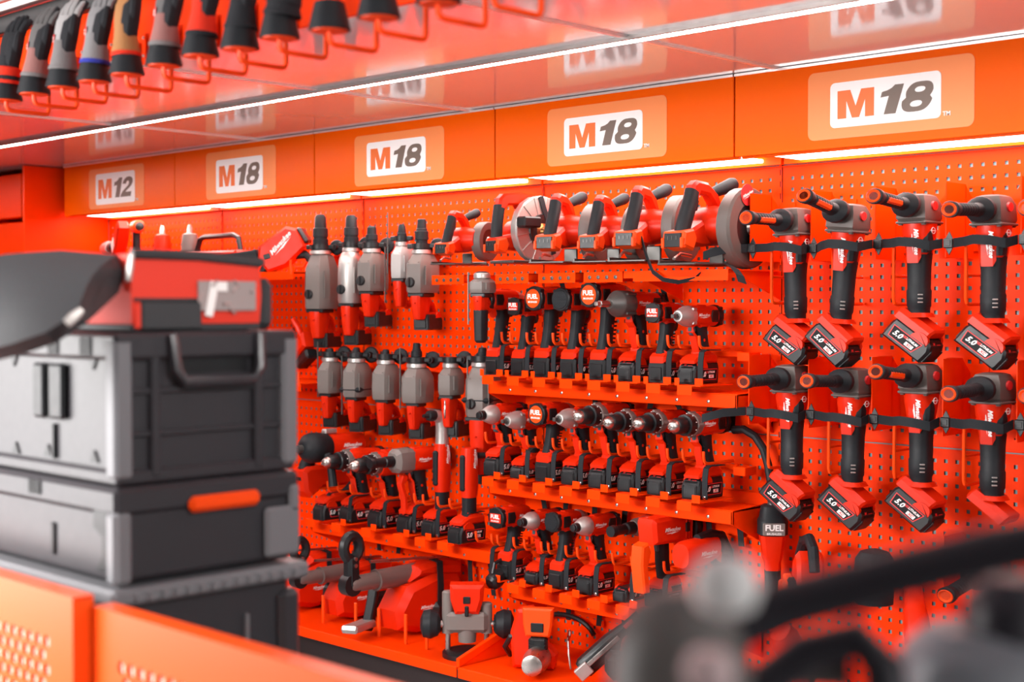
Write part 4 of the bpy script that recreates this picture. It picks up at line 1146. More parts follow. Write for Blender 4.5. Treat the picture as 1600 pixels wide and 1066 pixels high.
part('body', None, lambda b: b.loft([ell((x, 0, z), r, r * 1.15, (0, 1, 0), (0, 0, 1), 14, 2.6) for x, z, r in ((.12, 0, .034), (.10, 0, .040), (.0, .004, .040), (-.06, .01, .032))]), RED, t)
part('logo', None, lambda b: logo_on(b, (.02, .0415, .002), (-1, 0, 0), (0, 0, 1), .085), PRINT, t)
part('rear_handle', None, lambda b: b.tube([(.03, 0, .045), (-.04, 0, .052), (-.10, 0, .04), (-.14, 0, -.02), (-.13, 0, -.10)], [.016, .018, .019, .02, .021], 10), RUBBER, t)
part('trigger', None, lambda b: b.tube([(-.06, 0, -.04), (-.09, 0, -.06), (-.10, 0, -.10)], [.012, .013, .012], 8), BLACK, t)
t = bare('screw_gun', 'black nosed screw gun with grey collar behind the boxy tool', 'screw gun', P(1005, 822, 4.02), (0, 0, -PI / 2), None, 1.0)
part('nose', None, lambda b: b.lathe([(.06, .024), (.10, .022), (.105, .017), (.16, .018), (.165, .022), (.185, .020)], axis='x', seg=14), BLACK, t)
part('collar', None, lambda b: b.lathe([(-.02, .034), (.04, .033), (.06, .026)], axis='x', seg=16), GREY, t)
part('body', None, lambda b: b.loft([ell((x, 0, 0), r, r * 1.1, (0, 1, 0), (0, 0, 1), 14, 2.6) for x, r in ((-.02, .036), (-.12, .038), (-.13, .03))]), RED, t)
# compact battery and clamp that lie on the lowest rail
t = bare('battery', 'small spare battery with red latches between two tools on the lowest rail', 'battery', V((P(986, 950, 3.93).x, 3.93, ZR3 + .0025)), (0, 0, -PI / 2), None)
battery(t, small=True, num='3.0')
t = bare('right_angle_driver', 'black tool lying aslant at the left end of the lowest rail', 'power tool', P(790, 893, 3.90), (R(0), R(24), -PI / 2), None)
part('body', None, lambda b: b.loft([ell((x, 0, 0), r, r, (0, 1, 0), (0, 0, 1), 12, 2.5) for x, r in ((-.12, .018), (-.10, .028), (0, .026), (.06, .032), (.085, .030), (.095, .02))]), BLACK, t)
part('guard', None, lambda b: b.tube([(-.02, 0, .02), (.0, 0, .055), (.04, 0, .06), (.065, 0, .03)], .007, 8), BLACK, t)
part('stripe', None, lambda b: b.box((-.04, .0275, .0), (.09, .003, .006), .001), PRINT, t)
t = bare('angle_drill', 'black chuck with steel jaws pointing up left, behind the lowest rail', 'drill', P(835, 812, 4.05), (0, R(-24), -PI / 2), None)
part('chuck', None, lambda b: b.lathe([(.0, .032), (.03, .034), (.035, .028), (.085, .026), (.09, .020)], axis='x', seg=16), BLACK, t)
part('jaws', None, lambda b: b.lathe([(.09, .016), (.105, .011), (.125, .007)], axis='x', seg=12), STEEL, t)
part('body', None, lambda b: b.loft([ell((x, 0, 0), r, r, (0, 1, 0), (0, 0, 1), 14, 2.6) for x, r in ((0, .034), (-.10, .036), (-.11, .028))]), BLACK, t)
def frays(b):
    for i in range(14):
        x = -.03 + .06 * rnd.random()
        b.ribbon([(x, .01 * rnd.random(), .10), (x + .015 * rnd.random(), .0, .05), (x + .03 * (rnd.random() - .5), -.005, .0)], .012 * rnd.random() + .004, .001, (1, .4, 0))
solo('dust_bag', frays, mat('clear_plastic', (.55, .42, .40), .15, spec=.8), 'crumpled clear plastic bag hanging behind the lowest rail', 'plastic bag', loc=P(1048, 828, 4.05))

# --- concrete vibrator with its hose
t = bare('concrete_vibrator', 'grey and red vibrator motor hanging on a curved black hose', 'concrete vibrator', P(1207, 845, 4.05), (0, 0, R(40)))
o0 = P(1207, 845, 4.05)
part('hose', None, lambda b: b.tube([P(px, py, y) - o0 for px, py, y in ((1146, 672, 4.06), (1162, 671, 4.06), (1180, 682, 4.07), (1193, 702, 4.07), (1200, 726, 4.07), (1205, 755, 4.07), (1207, 790, 4.05))], .0145, 10), RUBBER, t, rot=(0, 0, R(-40)))
part('coupling', None, lambda b: b.lathe([(.115, .013), (.118, .018), (.165, .017), (.17, .014)], axis='z', seg=12), DGREY, t)
part('motor_cover', None, lambda b: (b.loft([ell((0, 0, z), rx, ry, n=16, p=3) for z, rx, ry in ((.02, .042, .042), (.025, .052, .048), (.07, .052, .048), (.08, .046, .042), (.118, .040, .036), (.124, .03, .03))])), RUBBER, t)
part('label_plate', None, lambda b: (b.box((0, -.049, .045), (.075, .004, .042), .002),), GREY, t)
part('lettering', None, lambda b: (b.mesh_in(text_mesh('FUEL', .028, bold=.03, depth=.01), face_T((0, -.0515, .050), (1, 0, 0), (0, 0, 1))), b.mesh_in(text_mesh('BRUSHLESS', .010, bold=.02, depth=.01), face_T((0, -.0515, .030), (1, 0, 0), (0, 0, 1)))), PRINT, t)
part('motor_housing', None, lambda b: b.loft([ell((0, 0, z), rx, ry, n=12, p=3) for z, rx, ry in ((.02, .046, .042), (-.01, .042, .040), (-.06, .034, .032), (-.065, .03, .03), (-.105, .026, .026))]), RED, t)
part('grip', None, lambda b: b.loft([ell((0, 0, z), rx, ry, n=12, p=2.6) for z, rx, ry in ((-.10, .028, .028), (-.12, .026, .026), (-.21, .026, .026))]), RUBBER, t)
# --- band saw below it
t = bare('band_saw', 'red saw with arched black handle and orange battery socket, right of the vibrator', 'saw', P(1262, 900, 3.95), (0, 0, R(-45)))
part('handle', None, lambda b: b.tube([(-.115, 0, -.0), (-.095, 0, .05), (-.05, 0, .105), (.02, 0, .125), (.075, 0, .10), (.10, 0, .03)], [.02, .022, .019, .018, .018, .017], 10), RUBBER, t)
part('body', None, lambda b: b.prism([(-.06, -.03), (-.03, .05), (.02, .085), (.05, .06), (.06, -.02), (.02, -.06)], .09, .012), RED, t)
part('motor', None, lambda b: b.lathe([(-.07, .05), (-.06, .056), (.03, .055), (.04, .04)], (.0, 0, -.06), 'y', 18), BLACK, t)
part('motor_stripe', None, lambda b: b.box((-.01, -.06, -.03), (.07, .03, .05), .006, rot=(0, R(20), 0)), ORED, t)
part('battery_socket', None, saw_socket, [ORED, BLACK, DGREY], t, (-.01, -.03, -.13))
# --- lower grinder and other tools half hidden behind the blurred machine
grinder('angle grinder lying low right, mostly hidden by the blurred black bar', 1545, 890, y=3.955, roll=-4, hz=-10, insert=False, batt=False, group=None)
bracket('orange bracket low on the right wall, behind the blurred machine', 1475, 838, 925)
t = bare('palm_sander', 'dark rounded tool with red ring above the blurred black bar', 'sander', P(1366, 893, 3.97), (0, 0, R(-40)))
part('cap', None, lambda b: b.loft([ell((0, 0, z), r, r, n=18) for z, r in ((-.10, .060), (.0, .064), (.04, .060), (.062, .045), (.070, .02))]), RUBBER, t)
part('ring', None, lambda b: b.lathe([(-.004, .0655), (.0, .067), (.004, .0655)], axis='z', seg=20), RED, t)
t = bare('multi_tool', 'red battery tool lying aslant low right, white script on its side', 'power tool', P(1432, 975, 3.9), (R(0), R(40), -PI / 2 + .6))
part('body', None, lambda b: b.loft([ell((x, 0, 0), r, r * 1.1, (0, 1, 0), (0, 0, 1), 14, 2.8) for x, r in ((.11, .036), (.09, .042), (.0, .038), (-.09, .03), (-.13, .028))]), RED, t)
part('battery_socket', None, lambda b: b.box((.125, 0, 0), (.06, .09, .085), .012), ORED, t)
part('contacts', None, lambda b: (b.box((.156, 0, .005), (.006, .05, .05), .004)), BLACK, t)
t = bare('jig_saw', 'dark red tool with white script, low right under the black bar', 'saw', P(1240, 1025, 3.9), (0, R(-50), -PI / 2))
part('body', None, lambda b: b.loft([ell((x, 0, 0), r, r * 1.2, (0, 1, 0), (0, 0, 1), 14, 2.8) for x, r in ((.12, .03), (.09, .04), (-.05, .04), (-.10, .03))]), RED, t)
part('logo', None, lambda b: logo_on(b, (.02, .0415, .0), (-1, 0, 0), (0, 0, 1), .08), PRINT, t)
part('lever', None, lambda b: b.box((-.06, .05, .02), (.05, .02, .11), .006), BLACK, t)

# --- nail gun and the far left shelf
t = bare('nail_gun', 'red nail gun with dark magazine above the left shelf, white script mark', 'nail gun', P(438, 384, 3.93), (0, R(-33), R(36)), None, .78)
part('body', None, lambda b: b.prism([(-.14, -.10), (-.02, -.13), (.14, -.10), (.15, .02), (.10, .07), (-.10, .06), (-.15, .0)], .11, .016), RED, t)
part('end_cap', None, lambda b: b.box((.155, 0, -.03), (.03, .10, .11), .012), BLACK, t)
part('logo', None, lambda b: logo_on(b, (.02, -.0565, .0), (1, 0, .25), (-.25, 0, 1), .17), PRINT, t)
part('magazine', None, lambda b: b.prism([(-.15, -.02), (-.13, .06), (-.36, .16), (-.42, .10), (-.40, .02)], .06, .010), RUBBER, t)
part('grip', None, lambda b: b.tube([(.05, 0, -.10), (.10, 0, -.13), (.11, 0, -.17)], [.026, .025, .026], 10), RUBBER, t)
part('trigger_guard', None, lambda b: b.tube([(.0, 0, -.12), (.01, 0, -.16), (.05, 0, -.18), (.10, 0, -.16)], .008, 8), ORED, t)
part('nose', None, lambda b: b.tube([(-.12, 0, -.05), (-.17, 0, -.07), (-.20, 0, -.09)], [.03, .028, .02], 10), BLACK, t)
part('side_window', None, lambda b: b.box((-.09, -.056, -.02), (.04, .006, .03), .003, rot=(0, .3, 0)), BLACK, t)
def lshelf(px0, px1, py, label, y=3.84):
    A, B_ = P(px0, py, y), P(px1, py, y)
    t = thing('small_shelf', label, 'shelf', ((A.x + B_.x) / 2, y, A.z))
    w = B_.x - A.x
    part('shelf_plate', None, lambda b: (b.box((0, .14, .012), (w, .28, .004)), b.box((0, 0, -.004), (w, .004, .036))), ORANGE, t)
    part('end_hook', None, lambda b: b.tube([(w / 2 - .01, .0, .0), (w / 2 - .01, -.006, .03), (w / 2 - .01, -.006, .065)], .006, 8), ORED, t)
lshelf(160, 458, 436, 'orange shelf under the nail gun, ends left of the largest hammer')
lshelf(380, 470, 598, 'short orange shelf partly behind the stacked boxes')
t = bare('grease_gun', 'red tool leaning on the short shelf behind the stacked boxes', 'power tool', P(468, 545, 4.0), (0, R(-28), R(-10)), None, .8)
part('body', None, lambda b: b.prism([(-.20, -.06), (.13, -.05), (.14, .04), (-.20, .04)], .09, .014), RED, t)
part('handle', None, lambda b: b.tube([(-.02, 0, .04), (-.04, 0, .13), (.02, 0, .17), (.05, 0, .10), (.06, 0, .04)], [.02, .02, .022, .02, .018], 10), RED, t)
part('foot', None, lambda b: b.box((.05, 0, -.09), (.16, .08, .06), .012), BLACK, t)
# small blurred tools on the far left shelf
t = bare('drill_driver', 'small pale grey tool lying at the left end of the far shelf', 'drill', P(172, 388, 4.0), (0, 0, R(-20)))
part('body', None, lambda b: b.lathe([(-.14, .02), (-.13, .035), (-.02, .04), (.05, .036)], axis='x', seg=14), ALU, t)
part('chuck', None, lambda b: b.lathe([(.05, .03), (.10, .025), (.11, .015)], axis='x', seg=14), BLACK, t)
t = bare('compact_driver', 'upright red driver with black grip on the far left shelf', 'driver', P(215, 397, 4.0), (0, 0, R(-20)), None, .9)
part('body', None, lambda b: b.lathe([(-.07, .03), (-.06, .038), (.05, .038), (.06, .03)], (0, 0, .16), 'x', 14), ORED, t)
part('nose', None, lambda b: b.lathe([(.06, .026), (.085, .024), (.09, .012)], (0, 0, .16), 'x', 12), BLACK, t)
part('grip', None, lambda b: b.loft([ell((-.03, 0, z), .028, .024, n=12) for z in (.02, .14)]), RUBBER, t)
t = bare('cable_stapler', 'slanted red tool with white label on the far left shelf', 'stapler', P(186, 388, 3.95), (0, R(-35), R(-20)), None, 1.1)
part('body', None, lambda b: b.prism([(-.05, -.03), (.08, -.03), (.16, .0), (.15, .05), (.02, .05), (-.05, .03)], .06, .010), RED, t)
part('label', None, lambda b: b.box((.01, -.031, .01), (.06, .003, .05)), PRINT, t)
for px, lab, m_ in ((254, 'small red battery tool with steel tip on the far left shelf', RED), (297, 'small grey capped tool beside the black case handle', GREY)):
    t = bare('mini_tool', lab, 'power tool', P(px, 413, 4.0), (0, 0, R(-20)), None, 1.25)
    part('body', None, lambda b: b.loft([ell((0, 0, z), r, r, n=14) for z, r in ((0, .035), (.08, .036), (.12, .030), (.125, .02))]), m_, t)
    part('tip', None, lambda b: b.lathe([(.12, .014), (.15, .010), (.16, .006)], axis='z', seg=10), STEEL, t)
t = bare('tool_case', 'low red case with black carrying handle on the far shelf', 'case', P(345, 412, 3.98), (0, 0, R(-4)))
part('body', None, lambda b: b.box((0, 0, .03), (.50, .14, .06), .012), RED, t)
part('handle', None, lambda b: b.tube([(-.24, 0, .05), (-.20, 0, .125), (-.16, 0, .135), (.12, 0, .135), (.17, 0, .12), (.19, 0, .05)], .014, 8), BLACK, t)

# ================================================================ bottom shelf
SHZ = CAMZ - 1.348
SY = 3.6
A, B_ = P(430, 985, SY), P(715, 1043, SY)
bx = B_.x
def bshelf(x0, x1, label):
    t = thing('bottom_shelf', label, 'shelf', ((x0 + x1) / 2, SY, 0))
    w = x1 - x0
    part('shelf_top', None, lambda b: b.box((0, .262, SHZ - .006), (w, .52, .012), .002), ORANGE, t)
    part('front_lip', None, lambda b: b.box((0, -.001, SHZ - .020), (w, .006, .040), .002), ORANGE, t)
    part('plinth', None, lambda b: b.box((0, .32, (SHZ - .05) / 2), (w - .01, .38, SHZ - .05)), dark_m, t)
    part('peg', None, lambda b: None or b.box((0, .08, SHZ + .05), (.012, .012, .10)), ORED, t)
    return t
s1 = bshelf(-7.18, bx - .004, 'orange bottom shelf that carries the cable cutters and the router')
for px, py in ((505, 960), (556, 972), (592, 978), (634, 1006), (667, 1012)):
    q = P(px, py, SY + .10)
    part('peg', 'peg', lambda b: b.box((0, 0, .06), (.014, .010, .12), .002), ORED, s1, (q.x - s1.location.x, .10, SHZ))
s2 = bshelf(bx + .004, XR, 'orange bottom shelf right of the sloping divider, with ribbed mat')
part('mat', None, lambda b: [b.box((-1.0 + i * .028, .26, SHZ + .002), (.012, .44, .004)) for i in range(40)], RED, s2)
# sloping divider arm
dv = thing('divider_arm', 'sloping orange arm that divides the two bottom shelves', 'divider', (bx, SY + .004, SHZ + .001))
q1 = PX(826, 968, bx); dy = q1.y - SY; dz = q1.z - SHZ
part('arm', None, lambda b: (b.prism([(-.004, 0), (-.004, .03), (dy, dz + .03), (dy, dz), (.0, 0)], .018, .002, plane='yz'), b.prism([(0, 0), (dy, dz), (dy, 0)], .004, plane='yz')), ORANGE, dv)

TUBE = mat('tube_brown_grey', (.15, .105, .095), .4, metal=.3)
def cutter(label, px, py, big=1.0, yaw=0, tubes=True):
    """battery cable cutter lying on the shelf: red body, grey tube, ring-eyed black jaw at the front"""
    t = thing('cable_cutter', label, 'cable cutter', (P(px, py, 3.86).x - .03, 3.80, SHZ + .001), (0, 0, -PI / 2 + R(yaw)), 'battery cable cutters on the bottom shelf', 1.1 * big)
    part('body', 'cc_body', lambda b: (b.prism([(-.22, .02), (-.02, .01), (.06, .03), (.07, .09), (.02, .16), (-.10, .19), (-.20, .17), (-.24, .09)], .12, .02)), RED, t)
    part('top_cover', 'cc_top', lambda b: b.prism([(-.22, .16), (-.05, .18), (.0, .17), (-.03, .215), (-.12, .225), (-.22, .21)], .09, .014), RED, t)
    part('logo', 'cc_logo', lambda b: logo_on(b, (-.05, .0615, .09), (-1, 0, 0), (0, 0, 1), .06), PRINT, t)
    part('tube', 'cc_tube', lambda b: (b.lathe([(-.06, .034), (.10, .032), (.102, .027), (.20, .026), (.21, .022)], (0, -.01, .185), 'x', 12), b.lathe([(.098, .034), (.106, .034)], (0, -.01, .185), 'x', 14)), TUBE, t)
    part('lower_body', 'cc_low', lambda b: b.box((-.14, .01, .055), (.15, .13, .10), .02), BLACK, t)
    j = part('jaw', 'cc_jaw', lambda b: (b.box((.20, -.01, .225), (.045, .04, .10), .010), b.lathe([(-.018, .034), (.018, .034)], (.205, -.01, .185), 'y', 14), b.tube([(.20 + .030 * math.cos(R(a)), -.01, 0.298 + .036 * math.sin(R(a))) for a in range(0, 360, 24)], .017, 8, closed=True)), BLACK, t)
    for z in (.245, .265): part('pivot', f'cc_pivot{z}', lambda b: b.lathe([(-.034, .006), (.014, .006)], (.20, 0, z), 'y', 8), STEEL, j)
    part('rod', 'cc_rod', lambda b: b.tube([(.16, .03, .255), (-.15, .05, .235)], .005, 6), STEEL, t)
    part('strap', 'cc_strap', lambda b: b.ribbon([(-.10, .064, .05), (-.10, .066, .15), (-.11, .05, .222), (-.11, 0, .230), (-.11, -.05, .222)], .024, .003, (1, 0, 0)), STRAP, t)
    return t
cutter('red cable cutter at the left end of the bottom shelf, beside the boxes', 492, 955)
cutter('red cable cutter, middle of three, black ring jaws pointing out', 560, 968)
c3 = cutter('largest red cable cutter, nearest the router, long grey tube', 655, 985, 1.18)
t = bare('pipe_clamp', 'black and grey clamp lying before the cable cutters', 'clamp', P(575, 968, 3.70), (0, R(25), R(-62)), None, 1.15)
part('arm', None, lambda b: b.prism([(-.12, .06), (-.10, .09), (-.04, .04), (.02, .0), (.015, -.04), (-.02, -.03), (-.06, .02)], .035, .005), BLACK, t)
part('trough', None, lambda b: b.prism([(.0, -.03), (.16, .06), (.16, .075), (.15, .085), (.0, .0)], .06, .006), ALU, t)
# router
t = bare('router', 'grey and red router with two round black knobs on the bottom shelf', 'router', (P(730, 1012, 3.74).x, 3.74, SHZ + .001), (0, 0, R(44)), None, 1.12)
part('base', None, lambda b: (b.lathe([(0, .085), (.016, .085), (.022, .07), (.024, .05)], axis='z', seg=26)), BLACK, t)
for sx in (-1, 1): part('column', None, lambda b: b.lathe([(.02, .009), (.17, .009)], (sx * .066, 0, 0), 'z', 10), STEEL, t)
part('sleeve', None, lambda b: (b.lathe([(.08, .020), (.22, .020), (.225, .014)], (-.066, 0, 0), 'z', 14), b.lathe([(.08, .020), (.18, .020), (.185, .014)], (.066, 0, 0), 'z', 14), b.box((0, 0, .12), (.14, .07, .07), .012), b.lathe([(.05, .03), (.16, .036)], axis='z', seg=16)), GREY, t)
part('motor', None, lambda b: (b.prism([(-.04, .15), (.04, .15), (.056, .20), (.058, .25), (-.058, .25), (-.056, .20)], .085, .012)), RED, t)
part('display', None, lambda b: b.box((0, -.044, .20), (.024, .006, .024), .002), BLACK, t)
part('switch', None, lambda b: b.box((0, -.044, .162), (.014, .008, .036), .003), BLACK, t)
for sx in (-1, 1):
    part('knob', f'rk{sx}', lambda b: b.lathe([(sx * .09, .02), (sx * .10, .04), (sx * .125, .05), (sx * .15, .045), (sx * .16, .02)], (0, 0, .11), 'x', 18), RUBBER, t)
    part('knob_stem', f'rs{sx}', lambda b: b.lathe([(sx * .05, .012), (sx * .095, .012)], (0, 0, .11), 'x', 10), STEEL, t)
# pipe tool with upright battery socket
t = bare('inflator', 'red tool with upright orange socket and short steel barrel, right of the divider', 'power tool', (P(846, 1046, 3.80).x, 3.80, SHZ + .008), (0, 0, R(32)), None, .86)
part('body', None, lambda b: b.prism([(-.12, .0), (.06, .0), (.07, .06), (.03, .10), (.0, .20), (-.04, .26), (-.10, .25), (-.13, .15)], .09, .014), RED, t)
part('battery_socket', None, lambda b: b.prism([(-.052, .15), (.052, .15), (.062, .20), (.066, .27), (-.066, .27), (-.062, .20)], .05, .008, c=-.07), ORED, t)
part('contacts', None, lambda b: b.box((0, -.097, .19), (.055, .006, .04), .003), BLACK, t)
part('collar', None, lambda b: (b.box((0, -.07, .115), (.08, .05, .06), .010), [b.box((sx * .024, -.096, .10 + i * .015), (.022, .004, .005)) for sx in (-1, 1) for i in range(3)]), BLACK, t)
part('barrel', None, lambda b: b.lathe([(-.06, .055), (-.14, .055), (-.16, .05), (-.21, .044), (-.215, .03)], (0, 0, .055), 'y', 20), STEEL, t)
part('hose', None, lambda b: b.tube([(-.06, -.02, .16), (-.13, -.03, .13), (-.16, .0, .08), (-.15, .06, .03)], .012, 8), BLACK, t)
solo('wire_stirrup', lambda b: b.tube([(-.05, 0, -.04), (-.05, 0, .0), (.0, 0, .035), (.012, 0, .03), (.012, 0, .02), (-.03, 0, -.01), (-.02, 0, -.06), (.03, 0, -.10)], .004, 6), STEEL, 'bent silver wire stirrup beside the red upright socket', 'wire hook', loc=P(890, 1000, 3.85), rot=(0, 0, R(-40)))
t = bare('polisher', 'black and steel tool lying aslant under the lowest rail', 'power tool', (P(940, 1040, 3.78).x, 3.76, SHZ + .112), (0, R(-42), R(45)), None, .78)
part('body', None, lambda b: b.loft([ell((x, 0, 0), r, r * 1.1, (0, 1, 0), (0, 0, 1), 12, 2.6) for x, r in ((-.10, .036), (-.08, .045), (.08, .045), (.18, .032), (.26, .030))]), BLACK, t)
part('rail', None, lambda b: b.box((.03, -.055, .01), (.20, .012, .02), .002), STEEL, t)
part('end_block', None, lambda b: b.box((-.09, -.05, .0), (.07, .03, .06), .004), ALU, t)
part('badge', None, lambda b: b.box((.20, -.034, .02), (.05, .004, .02), .002), REDPRINT, t)
t = bare('tile_saw', 'red saw half hidden behind the blurred machine, with black curved handle', 'saw', (P(1003, 1052, 3.78).x, 3.78, SHZ + .008), (0, 0, R(-40)), None, 1.0)
part('body', None, lambda b: b.lathe([(-.06, .09), (-.05, .10), (.05, .10), (.06, .07)], (0, 0, .10), 'y', 22), RED, t)
part('handle', None, lambda b: b.tube([(-.08, 0, .17), (-.03, 0, .24), (.05, 0, .25), (.11, 0, .20), (.14, 0, .12)], [.016, .018, .018, .018, .016], 10), RUBBER, t)
part('motor', None, lambda b: b.box((0, -.09, .10), (.10, .07, .09), .02), BLACK, t)
solo('hose_loop', lambda b: b.tube([P(870 + 62 * math.cos(R(a)), 1010 - 50 * math.sin(R(a)), 4.09) for a in range(20, 170, 10)], .010, 8), BLACK, 'dark hose arched against the pegboard under the lowest rail', 'hose')
# ================================================================ glove display on a hanging panel
GY, PY = 1.60, 1.722
zpb = P(500, 36, PY).z; zpt = CEIL - 0.055
xa, xb = P(-60, 100, PY).x, P(772, -14, GY).x + .12
t = thing('glove_display', 'orange hanging panel with silver screws behind the row of gloves', 'display panel', ((xa + xb) / 2, PY, zpb))
part('panel', None, lambda b: b.box((0, .006, (zpt - zpb) / 2), (xb - xa, .010, zpt - zpb), .002), ORANGE, t)
part('top_rail', None, lambda b: b.box((0, .0, zpt - zpb + .022), (xb - xa, .045, .046), .003), BLACK, t)
BELLS = [(10, 157), (53, 147), (98, 137), (147, 128), (198, 117), (256, 103), (313, 88), (375, 77), (437, 60), (515, 48), (592, 28), (685, 5), (772, -14)]
def bell_fn(b):
    b.lathe([(0, .0375), (.002, .0385), (.050, .0270), (.052, .022)], axis='z', seg=20)
def disc_fn(b): b.lathe([(-.002, .032), (.0015, .033)], axis='z', seg=20)
def wire_fn(b):
    b.tube([(0, 0, .0), (0, 0, -.014), (0, .005, -.022), (0, .012, -.024), (0, .098, -.024), (0, .106, -.022), (0, .110, -.014), (0, .110, .10)], .0052, 8)
def plate_fn(b): b.box((0, .1165, .085), (.045, .003, .07), .001)
hooknames = ['under the black glove at the left edge', 'under the pink-grey glove nearest the left edge', 'under the pale grey glove', 'under the blue-hemmed glove', 'under the tan leather glove', 'under the second pink-grey glove',
             'under the red glove', 'under the black and red glove', 'under the thick black glove', 'without glove, first past the gloves', 'without glove, second past the gloves', 'without glove, cut by the top edge', 'mostly above the top edge, only its wire showing']
hooks = []
for i, (px, py) in enumerate(BELLS):
    q = P(px, py, GY)
    h = thing('glove_hook', 'red wire hook with dark cone, ' + hooknames[i], 'hook', q, group='cone hooks of the glove display')
    part('cone', 'gl_bell', bell_fn, RUBBER, h); part('end_disc', 'gl_disc', disc_fn, ORED, h)
    w_ = part('wire', 'gl_wire', wire_fn, ORED, h); part('mount_plate', 'gl_plate', plate_fn, ORANGE, h)
    for dx, dz in ((-.016, .11), (.016, .11), (-.016, .07), (.016, .07)):
        part('screw', 'gl_screw', lambda b: b.lathe([(-.003, .002), (-.002, .0035), (0, .0035)], axis='y', seg=8), STEEL, h, (dx, .1148, dz))
    hooks.append(q)
KN = lambda n, c, r=.85: mat(n, c, r, bump=.8, nscale=300, spec=.2)
kg, kpink, klight, kheather, ktan, kred, kblk = KN('knit_grey', (.11, .105, .105)), KN('knit_pink_grey', (.26, .12, .11)), KN('knit_light_grey', (.30, .29, .29)), KN('knit_heather', (.19, .185, .19)), KN('leather_tan', (.33, .15, .055), .6), KN('cloth_red', (.62, .03, .012)), KN('cloth_black', (.018, .019, .022))
kblue = KN('hem_blue', (.03, .04, .30)); knitcuff = KN('knit_cuff', (.16, .15, .15))
def g_hand(b):       # back of the hand with fingers pointing up
    b.loft([ell((x, y, z), rx, ry, n=14, p=2.4) for x, y, z, rx, ry in ((.0, 0, .085, .023, .019), (-.001, 0, .10, .025, .018), (.002, 0, .125, .028, .017), (.006, 0, .148, .028, .015), (.009, 0, .158, .024, .012))])
    for k in range(4):
        x0 = -.014 + k * .0145; L = (.040, .050, .052, .042)[k]
        b.tube([(x0, 0, .148), (x0 + .006, .002, .148 + L * .5), (x0 + .016, .006, .148 + L * .9), (x0 + .020, .008, .148 + L)], [.0078, .0075, .0066, .004], 8)
def g_palm(b):
    b.loft([ell((x, y, z), rx, ry, n=12, p=2.4) for x, y, z, rx, ry in ((.010, -.001, .066, .012, .016), (.012, -.002, .082, .015, .0185), (.016, -.003, .11, .019, .0195), (.021, -.002, .14, .020, .017), (.024, .001, .155, .018, .012))])
    for k in range(3):
        x0 = .006 + k * .0125; L = (.050, .052, .042)[k]
        b.tube([(x0, .004, .148), (x0 + .006, .006, .148 + L * .5), (x0 + .017, .010, .148 + L * .9), (x0 + .022, .012, .148 + L * 1.02)], [.0078, .0076, .0068, .0045], 8)
    b.tube([(.022, -.004, .105), (.034, -.012, .128), (.040, -.016, .148), (.043, -.016, .158)], [.010, .010, .0085, .005], 8)
def g_cuff(b):
    b.loft([ell((0, 0, z), r, r * .98, n=16) for z, r in ((.036, .0330), (.05, .0300), (.075, .0255), (.09, .0240), (.10, .0245))], cap=False)
def g_hem(b):
    b.loft([ell((0, 0, z), r, r * .99, n=16) for z, r in ((.034, .0325), (.036, .0338), (.041, .0330), (.043, .0318))], cap=False)
def g_tag(b):
    b.mi = 0; b.box((-.019, -.0145, .105), (.013, .002, .020), .001, rot=(0, R(8), R(-40)))
    b.mi = 1; b.box((-.0193, -.0157, .107), (.009, .001, .004), 0, rot=(0, R(8), R(-40)))
    b.box((-.0191, -.0157, .100), (.007, .001, .005), 0, rot=(0, R(8), R(-40)))
GL_ = [('black work glove with a red stripe, cut by the left edge', kblk, kblk, kblk, kred, 0),
       ('grey work glove with pinkish knit cuff, leftmost whole glove', kg, kblk, kpink, knitcuff, 1),
       ('pale grey work glove with black palm and red tag', klight, kblk, knitcuff, knitcuff, 1),
       ('heather grey work glove with a blue hem', kheather, kblk, kheather, kblue, 1),
       ('tan leather work glove with red edging', ktan, kblk, ktan, kred, 0),
       ('dark grey work glove with pinkish knit cuff beside the tan one', kg, kblk, kpink, knitcuff, 1),
       ('red work glove with black palm', kred, kblk, kred, kblk, 0),
       ('black and grey work glove with red knuckles, right of the red one', kg, kblk, kblk, kblk, 0),
       ('thick black work glove, last of the row', kblk, kblk, kblk, kblk, 0)]
for i, (lab, ma, mp, mc, mh, tg) in enumerate(GL_):
    g = thing('work_glove', lab, 'glove', hooks[i] + V((0, 0, .004)), (R(-2), R((4, 6, 2, 3, -3, 3, 4, 3, 8)[i]), R(18)), 'work gloves on the display hooks', 1.0 if i != 8 else 1.08)
    part('hand', 'g_hand%d' % i, g_hand, ma, g); part('palm', 'g_palm%d' % i, g_palm, mp, g)
    part('cuff', 'g_cuff%d' % i, g_cuff, mc, g); part('hem', 'g_hem%d' % i, g_hem, mh, g)
    if tg: part('tag', 'g_tag', g_tag, [REDPRINT, PRINT], g, label='red tag with white print')
    if i in (7,):
        part('knuckle_bar', None, lambda b: b.box((.004, -.016, .150), (.05, .008, .012), .003, rot=(0, R(-14), 0)), kred, g)
    if i in (0, 8):
        part('cuff_band', None, lambda b: b.loft([ell((0, 0, z), r, r, n=16) for z, r in ((.052, .028), (.055, .031), (.072, .030), (.075, .027))], cap=False), kred if i == 0 else kblk, g)
